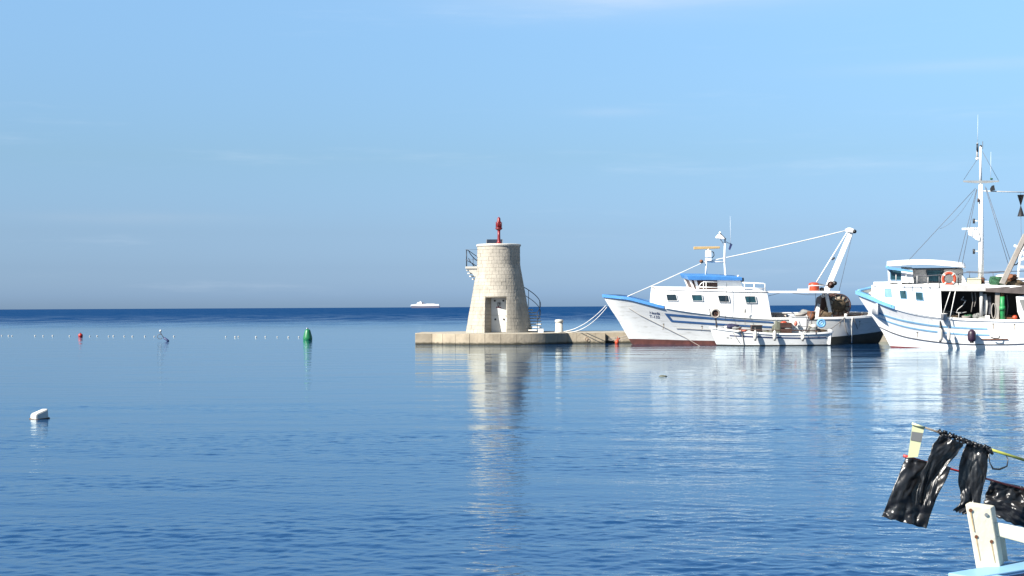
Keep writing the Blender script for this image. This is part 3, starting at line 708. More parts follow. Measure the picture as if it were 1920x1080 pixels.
b1.tube([(1310, 538, -1.6), (1347, 539, -1.6)], .022).build('grab_rail', 'white_paint', b1.root)
for x in (1319, 1324): b1.tube([(x, 528.5, -1.6), (x, 543, -1.6)], .02).build('post', 'white_paint', b1.root)
# aft rails on the deckhouse roof
for v in (-2.0, 2.0):
    b1.tube([(1392, 530, v), (1432, 531.5, v), (1434.5, 534, v), (1434.5, 549, v)], .035).build('rail', 'white_paint', b1.root)
    b1.tube([(1394, 540, v), (1434, 541, v)], .03).build('rail', 'white_paint', b1.root)
    for x in (1396, 1414): b1.tube([(x, 530.5, v), (x, 548, v)], .025).build('post', 'white_paint', b1.root)
b1.tube([(1434.5, 533, -2.0), (1434.5, 533, 2.0)], .035).build('rail', 'white_paint', b1.root)
MB().lathe([(.05, -.1), (.11, -.06), (.12, .08), (.1, .1)], 14, b1.P(1391, 524.5, -1.2), 'X').build('searchlight', 'black', b1.root)
MB().ball(b1.P(1384, 517.5, -1.0), .06).build('dome', 'white_paint', b1.root)
b1.poly([(1362, 543), (1372, 543), (1372, 546), (1362, 546)], -1.5, -1.36).build('door_latch', 'black', b1.root)
# mast frame, radar, floodlight
for v in (-.5, .5): pass
b1.tube([(1323.5, 517, 0), (1324.5, 487, 0)], .055).build('mast', 'white_paint', b1.root)
b1.tube([(1363, 518, 0), (1360, 514, 0), (1358.5, 490, 0), (1359.5, 447, 0)], [.06, .06, .055, .05]).build('mast', 'white_paint', b1.root)
b1.tube([(1323, 491, 0), (1359, 491.5, 0)], .045).build('crossbar', 'white_paint', b1.root)
b1.poly([(1324, 484), (1334, 484), (1334, 489), (1324, 489)], -.2, .2).build('radar_bracket', 'white_paint', b1.root)
rd = b1.poly([(1323, 470), (1334, 470), (1334.5, 482.5), (1324, 482.5)], -.2, .2).build('radar_gearbox', 'white_paint', b1.root, bevel=.02)
b1.tube([(1333, 471, -.1), (1338, 473, -.1), (1339, 479, -.1), (1335, 484, -.1)], .025).build('cable', 'black', b1.root)
b1.poly([(1301, 462.5), (1350, 462), (1350, 466), (1301, 468)], -.09, .09).build('radar_scanner', 'radar_yellow', b1.root, bevel=.02)
b1.tube([(1328, 466, 0), (1328, 471, 0)], .09).build('radar_neck', 'white_paint', b1.root)
b1.tube([(1359.5, 462, 0), (1350, 447, 0)], .03).build('lamp_arm', 'white_paint', b1.root)
fl = b1.poly([(1343, 445), (1349, 438.5), (1354, 441), (1360, 447.5), (1357, 449), (1343.5, 447)], -.22, .22).build('floodlight', 'white_paint', b1.root, bevel=.03)
b1.poly([(1350, 438), (1352, 438), (1362, 448), (1360.5, 449)], -.2, .2).build('floodlight_back', 'black', b1.root)
MB().ball(b1.P(1350, 436.5, 0), .07).build('lamp_knob', 'white_paint', b1.root)
b1.tube([(1360, 453, 0), (1369, 457, 0)], .025).build('spreader', 'white_paint', b1.root)
b1.poly([(1369.5, 456), (1373.5, 458), (1369, 469), (1366, 467)], -.02, .02).build('pennant', 'navy', b1.root)
b1.tube([(1370, 458, 0), (1369, 405, 0)], [.009, .003], 5).build('whip_antenna', 'white_paint', b1.root)
sheave(b1.P(1315, 490, -.1), .1).build('block', 'rust', b1.root)
# forestay and backstay
MB().tube(sag(b1.P(1176, 556, -.7), b1.P(1323, 490, 0), .02), .024, 6).build('forestay', 'rope_white', b1.root)
MB().tube(sag(b1.P(1332, 489, 0), b1.P(1591, 431, 0), .05), .03, 6).build('backstay', 'rope_white', b1.root)
# aft gantry
b1.poly([(1436, 545.5), (1560, 545.5), (1575, 546.5), (1575, 549.5), (1436, 549.3)], -1.95, -1.85).build('boom', 'white_paint', b1.root)
b1.poly([(1436, 546), (1575, 546), (1575, 549), (1436, 549)], 1.8, 1.9).build('boom', 'white_paint', b1.root)
for sg in (-1, 1):
    va, vb = .22 * sg, .1 * sg
    lo4 = [b1.P(1528, 598, -.5), b1.P(1535.5, 598, -.5)]; hi4 = [b1.P(1593.5, 431, 0), b1.P(1600, 433, 0)]
    MB().hexa([(lo4[0].x, va - .12, lo4[0].z), (lo4[1].x, va - .12, lo4[1].z), (lo4[1].x, va + .12, lo4[1].z), (lo4[0].x, va + .12, lo4[0].z),
               (hi4[0].x, vb - .12, hi4[0].z), (hi4[1].x, vb - .12, hi4[1].z), (hi4[1].x, vb + .12, hi4[1].z), (hi4[0].x, vb + .12, hi4[0].z)]).build('gantry_leg', 'white_paint', b1.root, bevel=.02)
b1.poly([(1589, 430), (1595, 427), (1601, 429), (1602, 437), (1590, 435)], -.32, .32).build('gantry_head', 'white_paint', b1.root, bevel=.02)
for v in (-1.25, 1.1): b1.poly([(1548, 552), (1553, 551), (1562, 597), (1555.5, 597)], v, v + .2).build('gantry_brace', 'white_paint', b1.root)
b1.tube([(1531, 529, -1.1), (1590, 433, -.9)], .035).build('derrick', 'white_paint', b1.root)
b1.tube([(1560, 487, -1.0), (1565, 483, -1.0)], .05).build('cleat', 'black', b1.root)
sheave(b1.P(1602, 434, -.3), .11).build('sheave', 'black', b1.root)
b1.tube([(1598, 440, -.8), (1573, 547, -.8)], .012, 5).build('wire', 'wire', b1.root)
b1.tube([(1529.5, 535, -.95), (1529, 590, -1.1)], .012, 5).build('wire', 'wire', b1.root)
b1.poly([(1516, 546.5), (1556, 546.5), (1556, 550), (1516, 550)], -1.9, 1.2).build('platform', 'white_paint', b1.root)
b1.tube([(1517, 546, -1.9), (1517, 536, -1.9), (1551, 535, -1.9)], .03).build('platform_rail', 'white_paint', b1.root)
m = MB(); p = b1.P(1526, 546, -1.2); m.lathe([(.28, 0), (.3, .05), (.3, .4), (.26, .46), (.12, .5)], 16, p); m.build('red_drum', 'orange', b1.root)
sheave(b1.P(1541, 543, -1.2), .13).build('sheave', 'black', b1.root)
b1.tube([(1533, 532, -1.3), (1551, 536, -1.3)], .03).build('arm', 'black', b1.root)
sheave(b1.P(1558, 534, -.7), .2).build('block', 'wood_dark', b1.root)
sheave(b1.P(1565, 531, -.75), .12).build('block', 'black', b1.root)
# net drum behind the gantry
c = b1.P(1566, 571, -.2)
m = MB(); m.lathe([(.35, -1.1), (.42, -.9), (.46, 0), (.42, .9), (.35, 1.1)], 20, c, 'Y'); m.build('net_roll', 'net_brown', b1.root)
for k, v in enumerate((-1.0, 1.0)):
    m = MB(); m.tube([(c.x + .64*math.cos(t*math.pi/14), c.y + v, c.z + .64*math.sin(t*math.pi/14)) for t in range(28)], .04, 6, True)
    for t in range(6): a = t*math.pi/6 + .4; m.tube([(c.x + .63*math.cos(a), c.y + v, c.z + .63*math.sin(a)), (c.x - .63*math.cos(a), c.y + v, c.z - .63*math.sin(a))], .028, 5)
    m.build('drum_flange', 'wood_dark', b1.root)
    MB().lathe([(.60, v + .05 - .012), (.60, v + .05 + .012)], 24, c, 'Y').build('drum_disc', 'net_brown' if k else 'drum_beige', b1.root)
b1.poly([(1540, 560), (1556, 552), (1566, 548), (1572, 597), (1534, 597)], -.36, 1.0).build('winch_house', 'wood_dark', b1.root, bevel=.05)
MB().ball(b1.P(1552, 588, -1.0), (.4, .35, .32), lump=.5, seed=3).build('net_heap', 'net_brown', b1.root)
MB().ball(b1.P(1562, 575, -.95), (.14, .12, .22), lump=.4, seed=5).build('winch_gear', 'black', b1.root)
b1.poly([(1484, 593), (1514, 590), (1514, 600), (1484, 600)], -1.2, .4).build('hatch', 'white_paint', b1.root, bevel=.02)
MB().ball(b1.P(1510, 586, -.6), (.32, .4, .16), lump=.5, seed=2).build('net_heap', 'tarp_grey', b1.root)
coil(b1.P(1521, 597, -1.9), .2, .045, 5).build('rope_coil', 'rust', b1.root)
b1.poly([(1452.5, 598), (1455, 591), (1457, 589.5), (1458, 593), (1459.5, 598)], -2.05, -1.9).build('bollard', 'black', b1.root)
b1.tube([(1436, 556, -1.9), (1448, 553, -1.9), (1462, 549.5, -1.9)], .012, 5).build('wire', 'wire', b1.root)
b1.tube([(1486, 549.5, -1.9), (1510, 552.5, -1.9), (1540, 553, -1.9)], .014, 5).build('wire', 'wire', b1.root)
b1.tube([(1575, 590, 1.4), (1600, 592, 1.5), (1630, 589, 1.2), (1648, 588, .8)], .05).build('pipe', 'rust', b1.root)
b1.tube([(1586, 588, -1.7), (1586, 597, -1.7)], .09).build('bitt', 'grey_white', b1.root)

# lines
def rope(name, pts, r, m, label, group='mooring and hanging ropes'):
    return tag(MB().tube(pts, r, 6).build(name, m), label, 'rope', group)
bh = Vector((bo.location.x, bo.location.y, PZ))
e0 = b1.W(b1.P(1136, 573, -.25))
rope('mooring_rope', sag(bh + Vector((.25, -.12, .06)), e0, .30), .02, 'rope_white', 'upper of two white mooring ropes from the stone bollard to the trawler bow')
rope('mooring_rope', sag(bh + Vector((.35, -.2, .03)), e0 + Vector((.05, -.05, -.1)), .42), .02, 'rope_white', 'lower of two white mooring ropes from the stone bollard to the trawler bow')
rope('anchor_line', [b1.W(b1.HP(x, y, .04)) for x, y in ((1178, 577), (1200, 591), (1230, 606), (1262, 622), (1285, 633))] + [on_water(1312, 649)], .014, 'rope_grey', 'thin dark line running down the trawler bow into the water')
rope('hanging_rope', [b1.W(b1.HP(x, y, .05)) for x, y in ((1583, 595), (1584, 607), (1587, 622), (1592, 631))], .022, 'rope_grey', 'dark rope loop hanging on the shaded trawler stern')
rope('hanging_rope', [b1.W(b1.HP(x, y, .05)) for x, y in ((1598, 595), (1597, 610), (1597, 625), (1597, 643))], .028, 'rope_white', 'pale rope hanging straight down the shaded trawler stern to the water')
rope('hanging_rope', [b1.W(b1.HP(x, y, .05)) for x, y in ((1600, 596), (1604, 606), (1608, 617))], .022, 'rope_grey', 'short dark rope end on the trawler stern beside the pale rope')
pier_p = at(1137, 632, 84.5)
rope('mooring_rope', sag(at(1140, 634, 84.3), b1.W(b1.P(1182, 627, .2)), .08), .022, 'rope_grey', 'upper dark rope slung from the pier corner to the trawler stem')
rope('mooring_rope', sag(at(1140, 637, 84.3), b1.W(b1.P(1183, 631, .2)), .10), .022, 'rope_grey', 'lower dark rope slung from the pier corner to the trawler stem')
of = empty('orange_float', at(1157, 641.5, 83.2), 'orange float hanging at the water by the pier corner', 'float')
MB().ball((0, 0, 0), (.13, .13, .16), lump=.25).build('body', 'orange', of); MB().tube([(0, 0, .14), (.04, .1, .32)], .02, 5).build('line', 'orange', of)
MB().ball((.12, .02, .2), .07).build('knot', 'orange', of)

# ------------------------------------------------------------------ the trawler cut by the right edge
b2 = Boat('fishing_trawler', (17.95, 74.24, 0), -15, 4, 'white trawler with pale blue stripes, tall mast and orange life ring', 'boat', 'trawlers moored along the pier')
b2.hull([(-.8, 2.4), (0, 1.75), (.6, 1.45), (1.4, .95), (2.2, .42), (2.86, .02), (3.2, -.15)], [(-.8, 13.5), (0, 14.5), (1.2, 15.3), (1.8, 15.5)],
        [(0, .02), (.015, .42), (.04, .86), (.08, 1.32), (.13, 1.72), (.2, 2.06), (.3, 2.32), (.45, 2.45), (.65, 2.4), (.85, 1.95), (.96, 1.1), (1, .02)],
        [(0, .02), (.05, .34), (.1, .72), (.18, 1.3), (.3, 1.95), (.45, 2.25), (.65, 2.2), (.85, 1.5), (.95, .6), (1, .02)],
        [(0, 2.88), (.04, 2.62), (.08, 2.32), (.14, 2.0), (.2, 1.80), (.3, 1.62), (.5, 1.55), (.8, 1.65), (1, 1.85)], -.8, 1.2)
b2.shell('hull', 'hull_white_clean', .07, None, nz=14)
b2.shell('bottom_paint', 'antifoul_red', None, .07, nz=8)
b2.inner('bulwark_lining', 'grey_white', .8)
b2.deck('deck', 'wood_deck', .78)
b2.rail('blue_rail', 'sky_blue', .18, .08, 0, .10, out=.035, drop=.10)
b2.rail('cap_rail', 'white_paint', .18, .06, .105, 1, out=.03, drop=.04)
b2.strip('stripe', 'pale_blue', [(1640, 583), (1675, 595), (1705, 602), (1750, 609), (1800, 613), (1851, 615.3)], [(1640, 585.8), (1675, 598.2), (1705, 605.2), (1750, 612), (1800, 616), (1851, 618.2)])
b2.strip('stripe', 'pale_blue', [(1646, 594), (1675, 605), (1705, 613), (1750, 620), (1800, 625), (1855, 627)], [(1646, 596.6), (1675, 607.6), (1705, 615.6), (1750, 622.8), (1800, 627.8), (1855, 629.8)])
b2.strip('rubbing_strake', 'wire', [(1648, 612), (1675, 624), (1700, 631.5), (1740, 638.3), (1780, 642.7), (1830, 645), (1880, 645), (1925, 643.5)], [(1648, 613.2), (1675, 625.4), (1700, 633), (1740, 639.8), (1780, 644.3), (1830, 646.6), (1880, 646.6), (1925, 645.2)], off=.03)
for px, py, ln in ((1720, 624, .3), (1862, 608, .4), (1902, 609, .3)): scupper(b2, px, py, ln)
u0, u1 = b2.P(1646, 550, -1.2).x, b2.P(1764, 570, -2.1).x
def wall2(u): return -(b2.hb(u, b2.sh(u)) - .06)
zt2 = lambda u: 3.22 - .02 * (u - u0)
m = MB()
for side in (-1, 1):
    def fn(a, t, side=side):
        u = u0 + (u1 - u0) * a; zb = b2.sh(u) - .1; z = zb + (zt2(u) - zb) * t
        return (u + (.06 * (1 - t) if a > .97 else 0), side * -wall2(u), z)
    m.grid(fn, 20, 3, smooth=False)
def fnf(a, t):
    v = (2*a - 1) * -wall2(u0); zb = b2.sh(u0) - .7; return (u0 - .3 * (1 - (2*a - 1)**2), v, zb + (zt2(u0) - zb) * t)
m.grid(fnf, 10, 2)
m.build('deckhouse', 'hull_white_clean', b2.root, solid=.06)
m = MB(); m.add([(u1 - .03, wall2(u1) + .04, .9), (u1 - .03, -wall2(u1) - .04, .9), (u1 - .03, -wall2(u1) - .04, zt2(u1)), (u1 - .03, wall2(u1) + .04, zt2(u1))], [(0, 1, 2, 3)]); m.build('aft_bulkhead', 'black', b2.root, solid=.05)
UE = 13.2
def fn(a, t):
    u = u0 - .22 + (UE - u0) * a; uu = min(max(u, u0), UE); w = -wall2(min(uu, 11)) + .05
    if a == 0: w *= .8
    return (u, (2*t - 1) * w, 3.27 - .012 * (u - u0) + .05 * (1 - (2*t - 1)**2))
MB().grid(fn, 24, 6).build('upper_deck', 'hull_white_clean', b2.root, solid=.14)
# fascia of the shelter deck over the working deck
b2.poly([(1762, 533), (1848, 536), (1850, 546), (1763, 545.5)], -2.42, -2.36).build('fascia', 'grey_white', b2.root)
b2.poly([(1848, 541), (1935, 533), (1935, 552), (1848, 547)], -2.44, -2.3).build('fascia', 'fascia_shade', b2.root)  # shaded end of the fascia, its shade put into the colour
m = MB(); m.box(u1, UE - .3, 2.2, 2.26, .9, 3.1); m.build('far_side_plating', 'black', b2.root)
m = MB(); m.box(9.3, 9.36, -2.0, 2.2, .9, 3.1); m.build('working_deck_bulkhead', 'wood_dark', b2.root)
for pts, g in (([(1658.5, 541.5), (1670, 542), (1671, 556), (1659.5, 555.5)], 'glass_pale'), ([(1687, 545), (1698.5, 545.5), (1700, 560), (1688.5, 559)], 'glass_teal'), ([(1716.5, 548), (1729, 548.5), (1731, 563), (1718, 562)], 'glass_teal')):
    window(b2, pts, wall2, g, b2.root, frame='pale_blue')
# wheelhouse: a wide front and a narrower back part under the roof
b2.poly([(1690, 505), (1711, 506), (1713, 531), (1690, 530)], -1.55, 1.55).build('wheelhouse', 'hull_white_clean', b2.root)
b2.poly([(1665, 524), (1691, 525), (1691, 532), (1666, 530)], -1.5, 1.5).build('wheelhouse_sill', 'hull_white_clean', b2.root)
b2.poly([(1664, 502), (1668, 502), (1668.5, 526), (1665.5, 526)], -1.5, -1.4).build('front_pillar', 'white_paint', b2.root)
b2.poly([(1664, 502), (1668, 502), (1668.5, 526), (1665.5, 526)], 1.4, 1.5).build('front_pillar', 'white_paint', b2.root)
window(b2, [(1669, 506), (1689.5, 507), (1689.5, 525), (1670.5, 524.5)], -1.5, 'glass_teal', b2.root, frame='pale_blue')
b2.poly([(1666, 504), (1668, 504), (1669, 525), (1667, 525)], -1.4, 1.4).build('windscreen', 'glass_teal', b2.root)
b2.poly([(1711, 506), (1806, 505), (1806, 533), (1711, 533)], -.75, 1.3).build('wheelhouse_back', 'grey_white', b2.root)
window(b2, [(1738, 507), (1768, 506.5), (1768, 528), (1741, 527.5)], -.77, 'glass_teal', b2.root, frame='dark_iron')
def fnr(a, t):
    q0 = b2.P(1663, 500, -1.7); q1 = b2.P(1811, 503, -1.7); u = q0.x + (q1.x - q0.x) * a
    return (u, (2*t - 1) * (1.75 - .25 * (abs(2*a - 1))**4), q0.z + (q1.z - q0.z) * a + .02 + .16 * (1 - (2*t - 1)**2) + .13 * math.sin(math.pi * a))
MB().grid(fnr, 20, 8).build('wheelhouse_roof', 'hull_white_clean', b2.root, solid=.05)
b2.poly([(1662.5, 499.5), (1711, 507), (1711, 511), (1662.5, 504.5)], -1.82, -1.76).build('roof_visor', 'sky_blue', b2.root)
b2.tube([(1664, 501, -1.7), (1664, 501, 1.6)], .09).build('roof_visor', 'sky_blue', b2.root)
# rails round the upper deck
RV = -2.2
b2.tube([(1690, 515, -1.9), (1737, 517, RV), (1790, 514, RV), (1812, 511, RV), (1850, 512, RV), (1895, 509, RV)], .02, 6).build('rail', 'wire', b2.root)
b2.tube([(1790, 524, RV), (1850, 524, RV)], .016, 6).build('rail', 'wire', b2.root)
for x, y0, y1 in ((1680, 515, 533), (1699, 515, 534), (1719.5, 517, 536), (1740, 517, 537), (1761, 516, 539), (1797, 513, 538)): b2.tube([(x, y0, RV + .05), (x, y1, RV + .05)], .022, 6).build('post', 'wire' if x > 1760 else 'grey_white', b2.root)
b2.tube([(1812, 509, 2.1), (1850, 510, 2.1), (1925, 508, 2.1)], .02, 6).build('rail', 'wire', b2.root)
for x in (1818, 1836, 1862, 1885): b2.tube([(x, 509, 2.1), (x, 538, 2.1)], .016, 6).build('post', 'wire', b2.root)
b2.poly([(1814, 522), (1840, 522), (1840, 533), (1814, 533)], -1.4, -.6).build('locker', 'cream_box', b2.root, bevel=.03)
b2.poly([(1804, 516), (1809, 522), (1814, 533), (1804, 533)], -1.3, -.6).build('vent_cowl', 'white_paint', b2.root, bevel=.03)
MB().ball(b2.P(1867, 528, -1.6), (.32, .4, .26), lump=.6, seed=6).build('net_heap', 'net_green', b2.root)
MB().ball(b2.P(1884, 520, -1.2), (.42, .4, .17), lump=.3, seed=7).build('tarpaulin', 'fender_white', b2.root)
MB().ball(b2.P(1897, 521, -1.5), (.28, .3, .2), lump=.6, seed=8).build('net_heap', 'rust', b2.root)
MB().ball(b2.P(1900, 531, -1.6), (.55, .4, .16), lump=.6, seed=9).build('net_heap', 'net_brown', b2.root)
# mast
MV = -.6
mast = b2.tube([(1839, 533, MV), (1839.5, 440, MV), (1839, 345, MV)], [.145, .125, .10], 14).build('mast', 'white_paint', b2.root)
b2.tube([(1838.5, 345, MV), (1838.5, 275, MV)], [.07, .05], 10).build('topmast', 'white_paint', b2.root)
b2.tube([(1839.4, 521, MV), (1839.4, 531, MV)], .18, 12).build('rust_patch', 'rust', mast)
b2.poly([(1806, 338.5), (1873.5, 338.5), (1873, 341), (1850, 343.5), (1830, 343.5), (1806.5, 341.5)], MV - .1, MV + .1).build('crosstree', 'galv', b2.root)
b2.poly([(1803.5, 427.5), (1838, 426), (1838, 430), (1804, 431)], MV - .1, MV + .1).build('radar_scanner', 'white_paint', b2.root)
b2.poly([(1815, 432), (1834, 432), (1838, 445), (1838, 452), (1830, 450), (1823, 444), (1816, 441)], MV - .2, MV + .2).build('radar_housing', 'white_paint', b2.root, bevel=.04)
for y in (415, 472):
    b2.tube([(1838, y, MV), (1828, y - 1, MV)], .03, 6).build('lamp_arm', 'white_paint', b2.root); b2.tube([(1826, y - 5, MV), (1826, y + 4, MV)], .055, 8).build('mast_lamp', 'black', b2.root)
b2.tube([(1834.5, 372, MV - .15), (1834.5, 379, MV - .15)], .05, 8).build('mast_lamp', 'wood_dark', b2.root)
b2.tube([(1832, 300, MV), (1832.5, 268, MV)], [.05, .035], 8).build('antenna_base', 'grey_white', b2.root)
b2.tube([(1832.6, 285, MV), (1832.6, 269, MV)], .05, 8).build('antenna_sleeve', 'dark_iron', b2.root)
b2.tube([(1833, 268, MV), (1833.5, 215, MV)], [.009, .003], 5).build('whip_antenna', 'white_paint', b2.root)
MB().ball(b2.P(1832.5, 297.5, MV), .08).build('antenna_dome', 'white_paint', b2.root)
b2.tube([(1839, 279, MV), (1842.5, 279, MV), (1842.5, 265, MV)], .015, 5).build('aerial', 'wire', b2.root)
MB().ball(b2.P(1839, 274, MV), .06).build('top_light', 'black', b2.root)
b2.tube([(1857.5, 335, MV), (1858, 285, MV)], [.009, .004], 5).build('whip_antenna', 'white_paint', b2.root)
MB().ball(b2.P(1859, 335.5, MV), (.07, .05, .05)).build('lamp', 'net_green', b2.root)
b2.poly([(1857, 353), (1860, 348), (1864, 347), (1866, 357), (1857, 358)], MV - .12, MV + .12).build('horn', 'black', b2.root)
b2.tube([(1842, 358, MV), (1868, 359, MV), (1925, 360.5, MV)], .03, 6).build('yard', 'grey_white', b2.root)
for a, c in (((1829, 353, MV), (1701, 491, 0)), ((1831, 355, MV), (1795, 500, -1.6)), ((1832, 355, MV), (1803, 500, -1.6)), ((1847, 350, MV), (1892, 500, -1.5)), ((1849, 352, MV), (1898, 500, -1.5)),
             ((1842, 284, MV), (1872.5, 339, MV)), ((1838, 290, MV), (1807, 337, MV))):
    b2.tube([a, c], .013 if a[1] > 300 else .01, 5).build('stay', 'wire', b2.root)
MB().tube(sag(b2.P(1828, 356, MV), b2.P(1762, 429, -.2), .35), .008, 5).build('halyard', 'wire', b2.root)
# boom post and boom
b2.poly([(1874, 531), (1884, 533), (1928, 440), (1919, 438)], -2.35, -2.1).build('boom', 'beam_grey', b2.root, bevel=.02)
b2.tube([(1884, 530, -2.2), (1927, 444, -2.2)], .03, 6).build('boom_pipe', 'black', b2.root)
b2.tube([(1897, 498, -2.1), (1906, 496, -2.1), (1910, 492, -2.1)], .03, 6).build('cleat', 'black', b2.root)
b2.poly([(1866, 541), (1875, 541), (1873, 602), (1866, 602)], -2.3, -2.12).build('boom_post', 'beam_grey', b2.root)
b2.tube([(1879, 556, -2.25), (1879.5, 575, -2.25), (1880, 603, -2.25)], [.11, .125, .11], 12).build('green_pipe', 'pipe_green', b2.root)
b2.tube([(1879, 574, -2.25), (1879.3, 582, -2.25)], .15, 12).build('pipe_collar', 'pipe_green', b2.root)
b2.tube([(1879.5, 545, -2.2), (1879, 557, -2.2)], .09, 10).build('pipe_stub', 'rust', b2.root)
b2.tube([(1840, 546, -2.1), (1840, 592, -2.1)], .09, 10).build('stanchion', 'grey_white', b2.root)
MB().tube([b2.P(1863 + 4*math.cos(t*.45), 583 + 14*math.sin(t*.45), -2.3) for t in range(14)], .03, 6, True).build('rope_coil', 'rope_grey', b2.root)
m = b2.tube([(1807, 556, -1.9), (1802, 562, -1.9), (1811, 563, -1.9), (1806, 572, -1.9), (1796, 580, -1.9), (1793, 586, -1.9), (1802, 587, -1.9), (1812, 585, -1.9)], .022, 6); m.build('hose', 'grey_white', b2.root)
b2.tube([(1798, 586, -1.9), (1797, 600, -1.9)], .02, 6).build('hose', 'grey_white', b2.root)
b2.tube([(1783, 543, -2.38), (1768, 590, -2.3)], .022, 6).build('lashing', 'rope_white', b2.root)
b2.tube([(1792, 543, -2.38), (1780, 602, -2.38)], .026, 6).build('lashing', 'rope_white', b2.root)
MB().ball(b2.P(1846, 598, -2.1), (.32, .2, .13), lump=.4, seed=12).build('net_heap', 'tarp_grey', b2.root)
b2.poly([(1847, 592), (1856, 592), (1855, 602), (1848, 602)], -2.3, -2.1).build('bitt', 'white_paint', b2.root)
b2.poly([(1868, 592), (1900, 596), (1900, 602), (1868, 602)], -2.2, -1.9).build('net_pile', 'rust', b2.root)
b2.poly([(1905, 556), (1935, 553), (1935, 602), (1915, 602), (1908, 585)], -2.3, -2.2).build('stern_plating', 'white_paint', b2.root)
b2.poly([(1911, 562), (1935, 560), (1935, 584), (1918, 582)], -2.33, -2.3).build('stern_window', 'tarp_grey', b2.root)
MB().lathe([(.13, -.16), (.17, .14), (.185, .15), (.18, .17), (.15, .16), (.12, -.1)], 16, b2.P(1769.5, 594, -2.3)).build('bucket', 'grey_white', b2.root)
def fb(a, t):
    u = .12 + 1.5 * a; v = b2.hb(u, b2.sh(u)) - .05; zt = 2.93 + .30 * a; return (u, v, b2.sh(u) - .05 + (zt - b2.sh(u) + .05) * t)
MB().grid(fb, 12, 2).build('high_bulwark', 'grey_white', b2.root, solid=.05)
MB().tube([fb(i / 12, 1) for i in range(13)], .07, 8).build('high_bulwark_rail', 'sky_blue', b2.root)
for px, py, rx, rz, sd, mm in ((1790, 598, .3, .16, 31, 'net_brown'), (1815, 597, .28, .2, 32, 'net_green'), (1832, 596, .2, .24, 33, 'tarp_grey'), (1895, 598, .3, .18, 34, 'net_brown')):
    MB().ball(b2.P(px, py, -1.7), (rx, .25, rz), lump=.8, seed=sd).build('net_heap', mm, b2.root)
b2.poly([(1843, 552), (1850, 551), (1853, 570), (1850, 592), (1843, 590), (1845, 570)], -2.0, -1.86).build('oilskin', 'grey_white', b2.root, bevel=.03)
b2.poly([(1851, 556), (1858, 554), (1860, 588), (1852, 592)], -1.9, -1.8).build('oilskin', 'wire', b2.root, bevel=.03)
for px, y0, y1 in ((1822, 548, 585), (1828, 548, 575), (1868, 548, 602), (1888, 552, 596)): b2.tube([(px, y0, -1.95), (px + 2, (y0 + y1)/2, -1.9), (px - 1, y1, -1.95)], .025, 6).build('hanging_line', 'rope_grey', b2.root)
coil(b2.P(1812, 602, -2.0), .2, .03, 5).build('rope_coil', 'rope_grey', b2.root)
MB().ball(b2.P(1903, 596, -2.1), (.14, .12, .14)).build('float', 'orange', b2.root)
# forepeak: anchor winch seen over the bow rail
b2.poly([(1628, 552), (1650, 556), (1650, 572), (1634, 566)], .0, .5).build('anchor_winch', 'wood_dark', b2.root, bevel=.05)
b2.tube([(1626, 553, .7), (1645, 547, .7), (1650, 551, .7)], .09).build('foredeck_rail', 'white_paint', b2.root)
b2.tube([(1648, 541, .3), (1641, 560, .1), (1630, 563, .0)], .07).build('hawse_pipe', 'grey_white', b2.root)
b2.strip('fish_plate', 'rust', [(1840, 635.5), (1890, 635)], [(1840, 637.5), (1890, 637)], off=.04, n=6)
b2.tube([(1858, 632, -2.5), (1864, 634.5, -2.52), (1873, 634, -2.52), (1875, 630, -2.5)], .03, 6).build('hook', 'black', b2.root)
# life ring
lr = empty('life_ring', b2.W(b2.P(1779.5, 523, -2.32)), 'orange life ring hung on the upper deck rail of the mast trawler', 'life ring')
lr.rotation_euler = (0, 0, R(-15)); nA = 40; rr, rt = .285, .075
def ring_pts(a0, a1, n): return [(rr*math.cos(a0 + (a1-a0)*i/n), 0, rr*math.sin(a0 + (a1-a0)*i/n)) for i in range(n + 1)]
MB().tube([(rr*math.cos(2*math.pi*k/nA), 0, rr*math.sin(2*math.pi*k/nA)) for k in range(nA)], rt, 12, True).build('ring', 'orange', lr)
for k in range(4): a = R(48 + 90*k); MB().tube(ring_pts(a - .14, a + .14, 4), rt + .005, 12).build('band', 'fender_white', lr)
MB().tube([(.37*math.cos(2*math.pi*k/nA), -.02, .37*math.sin(2*math.pi*k/nA)) for k in range(nA)], .012, 5, True).build('grab_line', 'rope_white', lr)
# fishing day shape: two black cones point to point
dc = b2.W(b2.P(1914, 385.5, MV))
ds = empty('day_shape', dc, 'black fishing day shape of two cones hung under the yard', 'day shape')
MB().lathe([(.17, .53), (.165, .535), (.012, 0)], 20).build('cone', 'black', ds); MB().lathe([(.012, 0), (.165, -.53), (.17, -.535)], 20).build('cone', 'black', ds)
MB().tube([(0, 0, .53), (0, 0, .7)], .008, 5).build('line', 'wire', ds); MB().tube([(0, 0, -.53), (.02, 0, -2.0)], .008, 5).build('line', 'wire', ds)
# fenders of this boat
def hang(boat, px, py, off): return boat.W(boat.HP(px, py, off))
fender('fender', hang(b2, 1763, 610, .2), .66, .125, 'fender_white', 'grey white fender nearest the bow on the striped trawler', 'boat fenders')
fender('fender', hang(b2, 1779, 612, .2), .56, .085, 'fender_white', 'slim white fender on the striped trawler beside a thicker one', 'boat fenders')
fender('fender', hang(b2, 1822, 612, .25), .64, .2, 'purple', 'dark purple fender on the side of the striped trawler', 'boat fenders')

